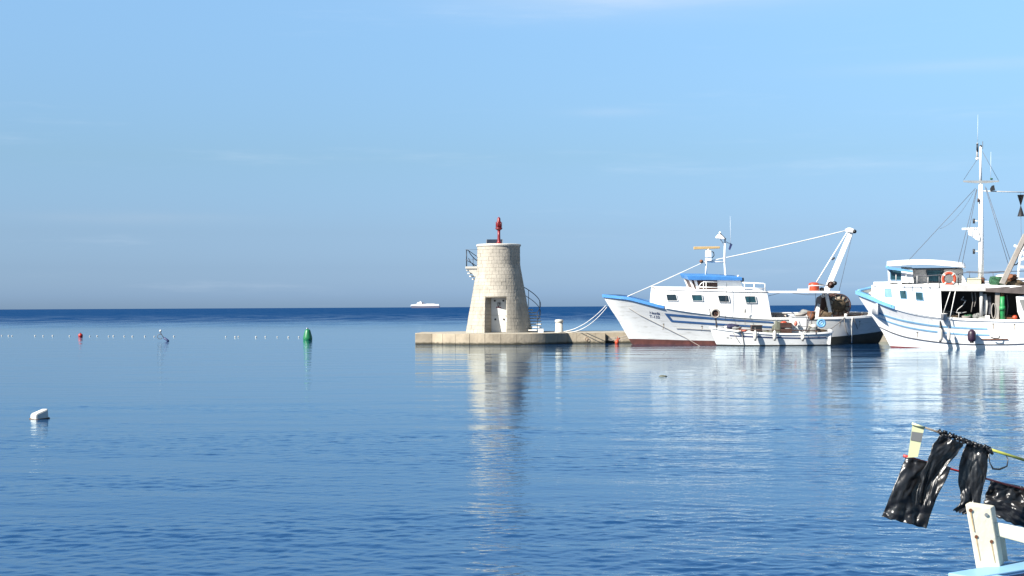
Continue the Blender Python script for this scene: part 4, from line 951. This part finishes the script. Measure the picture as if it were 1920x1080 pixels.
# white rigging of a boat lying further along, seen past the boom
b3 = Boat('fishing_boat', (27.0, 80.5, 0), -4, 0, 'white boat mostly hidden behind the grey boom at the picture edge', 'boat')
b3.hull([(-.6, 1.2), (0, .9), (1.6, .05), (2, 0)], [(-.6, 9), (0, 9.6), (1.6, 10)], [(0, .02), (.05, .7), (.15, 1.4), (.4, 1.8), (.7, 1.75), (.92, 1.2), (1, .3)], [(0, .02), (.1, .5), (.3, 1.4), (.6, 1.5), (.9, .8), (1, .02)],
        [(0, 1.9), (.2, 1.5), (.6, 1.2), (1, 1.35)], -.6, 1.2)
b3.shell('hull', 'hull_white_clean', .1, None, n=24); b3.shell('bottom_paint', 'navy', None, .1, n=24); b3.deck('deck', 'wood_deck', .3, n=24); b3.rail('cap_rail', 'white_paint', .14, .05)
MB().box(3.0, 6.0, -1.1, 1.1, .9, 3.0).build('cabin', 'hull_white_clean', b3.root, bevel=.05); MB().box(2.7, 6.4, -1.3, 1.3, 3.0, 3.12).build('cabin_roof', 'white_paint', b3.root, bevel=.02)
MB().box(1.0, 9.4, -1.5, 1.5, 3.55, 3.65).build('awning', 'white_paint', b3.root)
for x in (1.1, 4.0, 9.3):
    for v in (-1.45, 1.45): MB().tube([(x, v, 1.2), (x, v, 3.56)], .03, 6).build('awning_post', 'white_paint', b3.root)
MB().tube([(1.6, 0, 3.6), (1.75, 0, 5.0), (2.1, 0, 6.0)], .07, 8).build('mast', 'white_paint', b3.root)
MB().tube([(2.6, 0, 3.6), (2.1, 0, 4.8), (1.7, 0, 5.4)], .06, 8).build('mast_strut', 'white_paint', b3.root)
for a, c in (((1.4, 0, 5.5), (2.6, 0, 5.2)), ((1.7, 0, 4.7), (2.6, 0, 4.9)), ((1.65, 0, 4.3), (2.5, 0, 4.25))): MB().tube([a, c], .07, 8).build('cross_arm', 'white_paint', b3.root)
MB().box(1.9, 2.6, -.25, .25, 4.9, 5.15).build('radar', 'white_paint', b3.root, bevel=.06)
MB().box(2.2, 8, -1.2, 1.2, 2.6, 3.1).build('blue_cover', 'navy', b3.root, bevel=.05)

# ------------------------------------------------------------------ small open boat alongside
b4 = Boat('open_fishing_boat', (10.84, 78.1, 0), 0, 1.5, 'small white open fishing boat with navy stripe beside the trawler', 'boat')
b4.hull([(-.4, .9), (0, .42), (.5, .2), (.99, .02), (1.2, -.05)], [(-.4, 6.2), (0, 6.5), (.9, 6.72)],
        [(0, .02), (.04, .25), (.12, .55), (.25, .82), (.45, .98), (.7, .95), (.88, .8), (.99, .62), (1, .02)], [(0, .02), (.08, .25), (.2, .6), (.4, .85), (.7, .86), (.9, .66), (.99, .5), (1, .02)],
        [(0, 1.02), (.1, .93), (.25, .81), (.45, .71), (.65, .67), (.85, .70), (1, .76)], -.35, 1.1)
b4.shell('hull', 'hull_white', .08, None, nz=8); b4.shell('bottom_paint', 'dark_bottom_and_shade', None, .08, nz=6)
b4.inner('lining', 'grey_white', .42, .05); b4.deck('floor', 'wood_deck', .4); b4.rail('gunwale', 'white_paint', .11, .04, out=.035, drop=.05)
b4.strip('stripe', 'navy', [(1368, 628.3), (1400, 629.8), (1450, 631.8), (1500, 632.7), (1549, 631.8)], [(1368, 630), (1400, 631.8), (1450, 633.8), (1500, 634.7), (1549, 633.6)])
lettering(b4, 'ZD 14', 1362, 634.5, .12, 'rope_grey', b4.root)
b4.poly([(1553.5, 617), (1559, 617), (1557, 646), (1552.5, 646)], -.66, -.52).build('stern_post', 'white_paint', b4.root)
b4.tube([(1384, 617.5, -.85), (1430, 619, -.9), (1500, 619.5, -.9), (1551, 620, -.75)], .028, 6).build('side_rail', 'wood_dark', b4.root)
for x in (1390, 1440, 1483, 1530): b4.tube([(x, 618.5, -.88), (x, 627, -.88)], .022, 6).build('post', 'wood_dark', b4.root)
# net hauler wheel
hz = b4.P(1341, 588, -.3)
nh = empty('net_hauler', b4.W(b4.P(1344.5, 617, -.3)), 'rusty net hauler wheel on a post at the open boat bow', 'net hauler')
q = b4.W(hz) - nh.location
MB().tube([(0, 0, 0), (q.x*.6, 0, q.z*.55), q], .045, 8).build('post', 'wire', nh)
MB().tube([(q.x + .22*math.cos(t*math.pi/12), q.y - .12, q.z + .22*math.sin(t*math.pi/12)) for t in range(24)], .05, 8, True).build('wheel_rim', 'beam_grey', nh)
MB().lathe([(.2, -.10), (.19, -.12), (.07, -.03), (.06, -.14), (.045, -.14), (.05, .06), (.2, .14)], 18, q, 'Y').build('wheel', 'wood_dark', nh)
MB().tube([(q.x - .27, q.y - .1, q.z - .15), (q.x - .32, q.y - .1, q.z + .27)], .035, 6).build('guide_arm', 'wire', nh)
def on4(px, py, v): return b4.W(b4.P(px, py, v))
def thing(name, pos, label, cat, group=None):
    return empty(name, pos, label, cat, group)
t = thing('net_bundle', on4(1372, 618, -.35), 'dark blue covered net bundle near the bow of the open boat', 'net')
MB().ball((0, 0, .16), (.42, .32, .17), lump=.5, seed=1).build('cover', 'tarp_blue', t); MB().ball((.2, -.12, .09), (.3, .25, .11), lump=.4, seed=4).build('net', 'tarp_grey', t); MB().ball((-.32, -.1, .12), (.12, .12, .12), lump=.4).build('float_bag', 'fender_white', t)
t = thing('rag_heap', on4(1393, 624, -.75), 'heap of orange and pale cloth on the open boat gunwale', 'cloth')
MB().ball((0, 0, .1), (.24, .15, .1), lump=.6, seed=2).build('cloth', 'pink_orange', t); MB().ball((-.22, 0, .09), (.22, .15, .08), lump=.6, seed=5).build('cloth', 'fender_white', t); MB().ball((.1, -.06, .13), (.1, .1, .07), lump=.6, seed=8).build('cloth', 'orange', t)
t = thing('fish_box', on4(1418, 626, -.45), 'dark wooden box standing amidships in the open boat', 'box')
for y0, y1 in ((-.24, -.21), (.18, .21)): MB().box(-.28, .28, y0, y1, 0, .44).build('side', 'black', t)
for x0, x1 in ((-.28, -.25), (.25, .28)): MB().box(x0, x1, -.208, .178, 0, .44).build('side', 'wood_dark', t)
MB().box(-.3, .3, -.26, .23, .442, .48).build('lid', 'wood_dark', t)
t = thing('tarp_cover', on4(1456, 627, -.35), 'grey green tarpaulin heap beside the dark crates in the open boat', 'tarpaulin')
MB().ball((.05, 0, .30), (.30, .35, .42), lump=.35, seed=3).build('cover', 'tarp_green', t); MB().ball((.3, .05, .52), (.3, .3, .22), lump=.3, seed=7).build('cover', 'tarp_green', t)
for k, (dy, lab) in enumerate(((0, 'lower dark crate of the pair amidships in the open boat'), (.33, 'upper dark crate of the pair amidships in the open boat'))):
    t = thing('crate', on4(1473, 626.5, -.55) + Vector((0, 0, dy)), lab, 'crate', 'dark crates in the open boat')
    MB().box(-.3, .3, -.2, .2, 0, .03).build('base', 'black', t)
    for z0 in (.04, .13, .22):
        for y0, y1 in ((-.2, -.18), (.18, .2)): MB().box(-.3, .3, y0, y1, z0, z0 + .075).build('slat', 'wood_dark', t)
        for x0, x1 in ((-.3, -.28), (.28, .3)): MB().box(x0, x1, -.178, .178, z0, z0 + .075).build('slat', 'black', t)
    MB().box(-.27, .27, -.17, .17, .03, .27).build('contents', 'black', t)
t = thing('float', on4(1470, 608, -.5), 'orange float lying on top of the dark crates', 'float'); MB().ball((0, 0, .07), (.19, .13, .11), lump=.15).build('body', 'orange', t); MB().tube([(.17, 0, .07), (.23, 0, .08)], .025, 6).build('eye', 'wire', t)
t = thing('engine_box', on4(1497, 627, -.2), 'white engine box with rusty top gear in the open boat', 'engine box')
MB().box(-.42, .42, -.25, .4, 0, .95).build('casing', 'hull_white', t, bevel=.03); MB().box(-.45, .5, -.28, .43, .952, 1.0).build('lid', 'grey_white', t, bevel=.01); MB().box(-.3, -.02, -.262, -.252, .45, .8).build('hatch', 'white_paint', t)
MB().ball((.1, 0, 1.08), (.3, .22, .1), lump=.6, seed=11).build('gear', 'beam_grey', t); MB().tube([(.1, -.1, .95), (.42, -.12, 1.12)], .02, 5).build('lever', 'rust', t)
t = thing('float', on4(1492, 610, -.65), 'pink orange float hung on the white engine box', 'float'); MB().ball((0, 0, .1), (.10, .09, .15)).build('body', 'pink_orange', t); MB().tube([(0, 0, .24), (0, .05, .42)], .012, 5).build('line', 'rope_white', t)
t = thing('rope_reel', on4(1521.5, 594, -.3), 'rusty rope reel on a stand aft of the white engine box', 'reel'); MB().lathe([(.18, -.14), (.18, -.11), (.1, -.1), (.1, .1), (.18, .11), (.18, .14)], 16, (0, 0, .0), 'Y').build('reel', 'rust', t); MB().tube([(0, 0, 0), (.02, .05, -.95)], .03, 6).build('stand', 'wire', t)
MB().tube([(-.2, -.1, -.1), (-.32, -.15, -.9)], .02, 6).build('brace', 'wire', t)
t = thing('canister', on4(1524, 626.5, -.35), 'grey covered canister at the stern of the open boat', 'canister'); MB().lathe([(.25, 0), (.27, .05), (.26, .38), (.2, .5), (.1, .56), (.02, .57)], 16).build('body', 'tarp_grey', t); MB().lathe([(.27, .36), (.28, .38), (.22, .5), (.12, .56)], 16).build('hood', 'fender_white', t)
t = thing('blue_ring', on4(1540, 606, -.4), 'pale blue ring buoy leaning at the stern of the open boat', 'ring'); MB().tube([(.19*math.cos(k*math.pi/12), 0, .19*math.sin(k*math.pi/12)) for k in range(24)], .07, 10, True).build('ring', 'sky_blue', t); MB().tube([(.08*math.cos(k*math.pi/6), 0, .08*math.sin(k*math.pi/6)) for k in range(12)], .05, 8, True).build('inner_ring', 'pale_blue', t)
t = thing('net_heap', on4(1540, 626, -.3), 'dark net heap in the stern of the open boat', 'net'); MB().ball((0, 0, .1), (.4, .3, .16), lump=.7, seed=21).build('net', 'net_brown', t); MB().ball((-.2, -.1, .12), (.2, .2, .14), lump=.6, seed=22).build('net', 'black', t)
t = thing('net_strip', on4(1440, 625, -.6), 'olive net laid along the gunwale between box and tarpaulin', 'net'); MB().ball((0, 0, .05), (.42, .14, .08), lump=.6, seed=23).build('net', 'tarp_green', t)
for px, lab in ((1416, 'white fender below the dark box on the open boat'), (1452.5, 'white fender below the grey green tarpaulin on the open boat'), (1505, 'white fender below the engine box on the open boat')):
    fender('fender', hang(b4, px, 614 if px < 1500 else 619, .17), .54 if px < 1500 else .42, .105, 'fender_white', lab, 'boat fenders')
rope('hanging_rope', [hang(b4, x, y, .03) for x, y in ((1391, 625), (1393, 634), (1395, 646))], .02, 'rope_grey', 'dark rope hanging from the orange cloth down the open boat side')
rope('hanging_rope', [hang(b4, x, y, .03) for x, y in ((1374, 624), (1381, 634), (1387, 643))], .014, 'rope_grey', 'thin rope slanting down the open boat bow')
rope('mooring_rope', sag(on4(1552, 620, -.5), b1.W(b1.HP(1583, 596, .05)), .05), .02, 'rope_grey', 'rope from the open boat stern up to the trawler stern')
t = thing('gear_frame', on4(1512, 627, -.6), 'thin dark pole frame leaning beside the engine box', 'frame')
MB().tube([(-.12, 0, 0), (.3, 0, 1.2)], .02, 6).build('pole', 'wire', t); MB().tube([(.02, 0, 0), (.04, 0, .95)], .02, 6).build('pole', 'wire', t); MB().tube([(-.45, 0, .45), (.3, 0, .42)], .018, 6).build('pole', 'wire', t)
b1.tube([(1362.5, 530, -2.45), (1360, 600, -2.6)], .012, 5).build('halyard', 'wire', b1.root)
b1.tube([(1396.5, 540, -2.45), (1397, 610, -2.6)], .012, 5).build('halyard', 'rope_grey', b1.root)
MB().ball(b1.P(1397, 583, -2.5), (.05, .05, .12)).build('block', 'tarp_grey', b1.root)

# ------------------------------------------------------------------ floats, buoys, far ferry
t = empty('green_buoy', on_water(577, 637.5), 'green bell shaped buoy floating left of the pier', 'buoy')
MB().lathe([(.22, -.2), (.30, 0), (.32, .1), (.31, .2), (.25, .42), (.195, .62), (.16, .70), (.10, .73), (.02, .74)], 24).build('body', 'buoy_green', t); MB().lathe([(.045, .72), (.05, .78), (.03, .83)], 10).build('lamp', 'glass_dark', t); MB().tube([(-.04, 0, .73), (-.06, 0, .83)], .02, 6).build('eye', 'white_paint', t)
t = empty('red_buoy', on_water(151, 631.5), 'red ball buoy on the line of small white floats', 'buoy')
MB().ball((0, 0, .10), (.185, .185, .18)).build('ball', 'buoy_red', t); MB().tube([(0, 0, .26), (0, 0, .33)], .04, 8).build('eye', 'black', t)
xs = [10, 48, 68, 197, 243, 296, 391, 505, 547, 611, 638, 699, 745, 815, 868, 978, 1270, 1323, 1341, 1440, 1493, 1560, 1622, 1681]
ORD = 'first second third fourth fifth sixth seventh eighth ninth tenth eleventh twelfth thirteenth fourteenth fifteenth sixteenth seventeenth eighteenth nineteenth twentieth twenty-first twenty-second twenty-third twenty-fourth'.split()
for i, x in enumerate(xs):
    px = x / 3; py = 629.6 + (px / 560) * 2.6 + (i * 37 % 5) * .12; p = on_water(px, py)
    t = empty('line_float', p, ORD[23 - i] + ' small white float counting leftwards from the green buoy', 'float', 'white floats on the line')
    rr_ = .045 + .016 * ((i * 53 % 7) / 7); MB().ball((0, 0, .025), (rr_ * 1.15, rr_, rr_), 10, 6).build('body', 'old_foam', t)
    MB().tube([(-rr_*1.3, 0, .0), (rr_*1.3, 0, .0)], .012, 5).build('cord_eye', 'rope_grey', t)
t = empty('marker_stick', on_water(303, 640), 'bent dark stick with small white ball standing out of the water', 'marker')
s_ = on_water(303, 640).y / F
def q(px, py): return ((px - 303) * s_, 0, (640 - py) * s_)
MB().tube([q(301, 621), q(301.5, 625), q(304.5, 630), q(308, 634)], .028, 6).build('stick', 'wire', t); MB().tube([q(307.5, 633.5), q(314, 638), q(316, 640.5)], .075, 8).build('grip', 'navy', t)
MB().ball(q(301, 620.5), .085, 10, 6).build('ball', 'foam', t); MB().tube([q(302 + 5*math.cos(k*.45 + .6) - 2, 631 + 4.5*math.sin(k*.45 + .6)) for k in range(11)], .02, 5).build('loop', 'wire', t)
t = empty('mooring_block', on_water(72, 785.5), 'white tilted foam block floating alone in the lower left water', 'float')
t.rotation_euler = (R(3), R(-2), R(47))
MB().hexa([(-.13, -.13, -.08), (.17, -.13, -.08), (.17, .11, -.08), (-.13, .11, -.08), (-.125, -.125, .125), (.155, -.12, .215), (.155, .10, .19), (-.125, .10, .105)]).build('body', 'foam', t, bevel=.035)
MB().hexa([(-.145, -.145, -.1), (.185, -.145, -.1), (.185, .125, -.1), (-.145, .125, -.1), (-.14, -.14, .018), (.18, -.14, .03), (.18, .12, .03), (-.14, .12, .018)]).build('base', 'foam_brown', t, bevel=.012)
t = tag(MB().ball(on_water(1243, 706), (.12, .1, .05), lump=.6, seed=4).build('floating_weed', 'tarp_green'), 'small clump of weed drifting in front of the trawler', 'weed')
fd = 4200; t = empty('ferry', (at(797, 575, fd).x, fd, 0), 'white ferry far out on the horizon left of the tower', 'ship')
k_ = fd / F
def fp(px, z, v): return ((px - 797) * k_, v, z * k_)
def fprism(pts, hw): return MB().prism([fp(x, z, -hw) for x, z in pts], [fp(x, z, hw) for x, z in pts])
fprism([(772, -1), (823, -1), (825, 4.2), (790, 3.6), (771, 4.2)], 9).build('hull', 'ferry_dark', t)
fprism([(770, 3.4), (824, 3.2), (823, 7.2), (788, 7.6), (786, 7.6), (771, 6.6)], 8.8).build('superstructure', 'ferry_white', t)
fprism([(781, 7.6), (791, 7.6), (791, 10.6), (788.5, 13.2), (786, 11), (783, 10.6)], 6).build('bridge', 'ferry_white', t)
fprism([(791, 8), (796, 8), (795, 10.5), (791.5, 10.5)], 3).build('funnel', 'ferry_dark', t)
fprism([(799, 7.4), (815, 7.3), (815, 8.2), (799, 8.3)], 5).build('deckhouse', 'grey_white', t)

# ------------------------------------------------------------------ foreground: corner of a boat with a post and black plastic flags
RZ = 1.255
c0 = at(1783, 1073.5, 4.95); c0.z = RZ
dA = Vector((math.cos(R(34)), math.sin(R(34)), 0)); dT = Vector((math.sin(R(34)), -math.cos(R(34)), 0))
nb = empty('rowing_boat', (c0.x, c0.y, 0), 'near boat corner with pale blue gunwale and white post at bottom right', 'boat')
def nbp(a, t_, z): v = dA * a + dT * t_; return (v.x, v.y, z)
LA, LT = 3.6, 1.5
def wallbox(a0, a1, t0, t1, z0, z1, fl=0): return MB().hexa([nbp(a0, t0, z0), nbp(a1, t0, z0), nbp(a1, t1, z0), nbp(a0, t1, z0), nbp(a0, t0, z1), nbp(a1, t0, z1), nbp(a1, t1, z1), nbp(a0, t1, z1)])
def side(name, A, B, C, D, m):   # top outer edge A-B and bottom outer edge D-C of a plank wall
    off = Vector((0, 0, 0)); return MB().add([A, B, C, D], [(0, 1, 2, 3)]).build(name, m, nb, solid=.03)
g1 = .035
side('far_side', nbp(.03, g1, RZ - .02), nbp(LA, g1, RZ + .02), nbp(LA - .3, .28, -.2), nbp(.3, .28, -.2), 'white_paint')
side('near_side', nbp(.03, LT - g1, RZ - .02), nbp(LA, LT - g1, RZ + .02), nbp(LA - .3, LT - .28, -.2), nbp(.3, LT - .28, -.2), 'white_paint')
side('transom', nbp(.03, g1, RZ - .02), nbp(.03, LT - g1, RZ - .02), nbp(.3, LT - .28, -.2), nbp(.3, .28, -.2), 'white_paint')
side('bow_board', nbp(LA, g1, RZ), nbp(LA, LT - g1, RZ), nbp(LA - .3, LT - .28, -.2), nbp(LA - .3, .28, -.2), 'white_paint')
side('lining', nbp(.10, g1 + .035, RZ - .022), nbp(LA - .05, g1 + .035, RZ - .018), nbp(LA - .3, .32, .3), nbp(.3, .32, .3), 'grey_inside')
MB().add([nbp(.15, .2, .45), nbp(LA - .2, .2, .45), nbp(LA - .2, LT - .2, .45), nbp(.15, LT - .2, .45)], [(0, 1, 2, 3)]).build('floor', 'grey_inside', nb, solid=.02)
wallbox(-.01, LA + .02, -.005, .105, RZ - .018, RZ + .012).build('gunwale', 'pale_blue', nb, bevel=.004)
wallbox(-.01, LA + .02, LT - .11, LT + .01, RZ - .018, RZ + .012).build('gunwale', 'pale_blue', nb, bevel=.004)
wallbox(-.012, .11, .107, LT - .112, RZ - .018, RZ + .010).build('transom_cap', 'pale_blue', nb, bevel=.004)
wallbox(.112, LA - .02, .107, .120, RZ - .075, RZ + .002).build('inwale', 'blue_stripe', nb)
# post: front face corners traced at the gunwale, standing on it
YP = 5.05
base = [at(1830.5, 1064, YP), at(1876, 1057.5, YP + .01)]; top = [at(1809.5, 945, YP), at(1858, 952.5, YP + .01)]
dep = Vector((.035, .062, 0))
for p in base: p.z = RZ + .005
post = MB().hexa([base[0], base[1], base[1] + dep, base[0] + dep, top[0], top[1], top[1] + dep, top[0] + dep])
cB = Vector((c0.x, c0.y, 0))
def local(mb_):
    mb_.v = [(v[0] - cB.x, v[1] - cB.y, v[2] - cB.z) for v in mb_.v]; return mb_
po = local(post).build('post', 'wood_white', nb, bevel=.004)
r0 = [at(1862, 978, YP + .03), at(1935, 993, YP + .02), at(1935, 1023, YP + .02), at(1866, 1004, YP + .03)]; d2 = Vector((-.01, .035, 0))
local(MB().hexa([r0[3], r0[2], r0[2] + d2, r0[3] + d2, r0[0], r0[1], r0[1] + d2, r0[0] + d2])).build('cross_rail', 'wood_white', nb, bevel=.004)
bk = [at(1869, 1003, YP + .13), at(1884, 1007, YP + .13), at(1890, 1052, YP + .13), at(1878, 1054, YP + .13)]
local(MB().prism(bk, [p + Vector((.01, .03, 0)) for p in bk])).build('back_post', 'wood_white', nb)
fn_n = (base[1] - base[0]).cross(top[0] - base[0]).normalized()
if fn_n.y > 0: fn_n = -fn_n
for px, py, ln_ in ((1820, 957, 40), (1830.5, 1006.5, 45), (1859, 1015.5, 40), (1849, 965, 0)):
    YN = YP + .01 * (px - 1820) / 47
    p = at(px, py, YN)
    n_ = 10; ring = [p + Vector((.0065*math.cos(2*math.pi*k/n_), 0, .0065*math.sin(2*math.pi*k/n_))) for k in range(n_)]
    if ln_: local(MB().prism([q_ - Vector((0, .002, 0)) for q_ in ring], [q_ + Vector((0, .02, 0)) for q_ in ring])).build('nail', 'rust', po)
    else: local(MB().prism([q_ - Vector((0, .003, 0)) for q_ in ring], [q_ + Vector((0, .02, 0)) for q_ in ring])).build('nail', 'galv', po)
    if ln_:
        a = at(px - 1.3, py + 3, YN); b_ = at(px + 1.3, py + 3, YN); c_ = at(px + .9 + ln_*.17, py + ln_, YN); d_ = at(px - .5 + ln_*.17, py + ln_, YN); o_ = Vector((0, -.0008, 0))
        local(MB().prism([q_ + o_ for q_ in (a, b_, c_, d_)], [q_ + Vector((0, .01, 0)) for q_ in (a, b_, c_, d_)])).build('rust_run', 'rust_run', po)

def cloth(name, rows, Y, label, amp=.012, seed=0, ragged=.01, nu=46, nv=60, lean=0, m='plastic_black'):
    """a crumpled plastic sheet: rows of (left px, left py, right px, right py) from top to bottom"""
    L_ = [(i / (len(rows) - 1), r) for i, r in enumerate(rows)]
    tabs = [[(t_, r[k]) for t_, r in L_] for k in range(4)]
    def fn(a, t_):
        lx, ly, rx, ry = (interp(tb, t_) for tb in tabs)
        wob = (noise.noise(Vector((t_ * 7, seed, 0))) * (1 - a) + noise.noise(Vector((t_ * 7, seed + 9, 0))) * a) * ragged * 400
        px = lx + (rx - lx) * a + wob * (abs(2*a - 1))**3; py = ly + (ry - ly) * a + (noise.noise(Vector((a * 8, seed + 3, 1))) * ragged * 700 * max(0, (t_ - .9) * 10))
        s1 = noise.noise(Vector((a * 1.3 + seed, t_ * 1.1, .3))); sk = a * .8 + t_ * .55
        n1 = 1 - abs(noise.noise(Vector((sk * 2.3 + seed, (t_ - a * .4) * 1.2, 2.2)))) * 2
        n2 = 1 - abs(noise.noise(Vector((a * 3.0 - t_ * 1.5 + seed, t_ * 2.8 + a, 5.1)))) * 2; n3 = noise.noise(Vector((a * 10 + seed, t_ * 11, 1.7)))
        msk = .35 + .9 * max(0, noise.noise(Vector((a * 1.8 + seed * 3, t_ * 1.8, 8))))
        d = amp * (1.6 * s1 + 1.5 * n1 * msk + 1.3 * n2 * msk + .3 * n3) + lean * t_
        return at(px, py, Y + d)
    return tag(MB().grid(fn, nu, nv).build(name, m, solid=.0008), label, 'flag', 'black plastic flags on marker poles')
YF = 5.36
cloth('plastic_flag', [(1698, 857, 1783, 876), (1690, 878, 1777, 893), (1674, 917, 1757, 932), (1661, 950, 1745, 965), (1653, 969, 1737, 991)], YF, 'large black plastic flag hanging farthest left on the red rod', .016, 1, lean=-.02, ragged=.003)
cloth('plastic_flag', [(1762, 816, 1806, 831), (1748, 838, 1796, 850), (1738, 866, 1772, 878), (1724, 900, 1752, 916), (1716, 945, 1742, 950)], YF - .045, 'narrow black plastic strip draped over the leftmost flag', .012, 4, nu=30)
cloth('plastic_flag', [(1813, 830, 1855, 842), (1804, 850, 1853, 862), (1798, 880, 1850, 890), (1797, 912, 1843, 915), (1803, 935, 1836, 945), (1786, 957, 1810, 965)], YF + .02, 'torn black plastic flag hanging in the middle above the white post', .013, 7, nu=36)
cloth('plastic_flag', [(1858, 900, 1928, 914), (1852, 918, 1932, 930), (1846, 935, 1936, 952), (1844, 946, 1940, 975), (1850, 964, 1944, 998)], YF + .28, 'black plastic flag bulging behind the white post at the picture edge', .022, 11, lean=.03)
mp_ = empty('marker_pole', at(1735, 803, YF + .01), 'yellow marker pole wrapped in black plastic with pale reflective tag', 'pole')
oP = at(1735, 803, YF + .01)
def lp(px, py, Y): return at(px, py, Y) - oP
MB().tube([lp(1733, 801, YF + .01), lp(1752, 808, YF + .01), lp(1800, 825, YF + .02)], .0035, 8).build('pole_tip', 'pole_dark', mp_)
MB().tube([lp(1800, 825, YF + .02), lp(1858, 843, YF + .03)], .004, 8).build('pole', 'pole_dark', mp_)
MB().tube([lp(1858, 843, YF + .03), lp(1885, 851.5, YF + .04), lp(1935, 867, YF + .06)], .0055, 8).build('pole_butt', 'pole_yellow', mp_)
random.seed(9)
m = MB()
for k in range(46):
    t_ = k / 45; px = 1758 + 97 * t_; py = 810 + 33 * t_; a = t_ * 60
    m.tube([lp(px + random.uniform(-2, 2), py + random.uniform(-5, 4), YF + .01 + random.uniform(-.012, .006)), lp(px + random.uniform(1, 5), py + random.uniform(-5, 6), YF + .005), lp(px + random.uniform(3, 8), py + random.uniform(-2, 9), YF + .01)], random.uniform(.003, .0065), 6)
m.build('plastic_wrapping', 'plastic_black', mp_)
tg = MB().hexa([lp(1702, 858, YF + .0), lp(1721, 857, YF + .0), lp(1721, 857, YF + .004), lp(1702, 858, YF + .004), lp(1711, 795, YF), lp(1733, 803, YF), lp(1733, 803, YF + .004), lp(1711, 795, YF + .004)]).build('reflective_tag', 'tape_yellow', mp_)
MB().hexa([lp(1707.4, 825, YF - .002), lp(1727.5, 829, YF - .002), lp(1727.5, 829, YF + .006), lp(1707.4, 825, YF + .006), lp(1709.5, 809, YF - .002), lp(1731, 812, YF - .002), lp(1731, 812, YF + .006), lp(1709.5, 809, YF + .006)]).build('grey_band', 'tape_grey', tg)
MB().tube([lp(1710, 794, YF - .003), lp(1734, 802, YF - .003)], .005, 6).build('hem', 'tape_yellow', tg)
MB().tube([lp(1853, 846, YF + .02), lp(1856, 868, YF + .02), lp(1862, 879, YF + .02), lp(1874, 880, YF + .02), lp(1888, 874, YF + .02), lp(1890, 862, YF + .03), lp(1886, 852, YF + .04)], [.003, .002, .004, .004, .003, .002, .002], 6).build('loose_end', 'plastic_black', mp_)
rd_ = empty('red_rod', at(1695, 855, YF + .012), 'thin red rod from which the black plastic flags hang', 'rod')
oR = at(1695, 855, YF + .012)
MB().tube([at(1694, 854.5, YF + .006) - oR, at(1712, 859.5, YF + .008) - oR], .0055, 8).build('tip', 'rod_red', rd_)
MB().tube([at(1711, 859, YF + .01) - oR, at(1760, 873, YF + .045) - oR, at(1800, 884, YF + .05) - oR, at(1935, 921, YF + .33) - oR], .004, 8).build('shaft', 'rod_red', rd_)
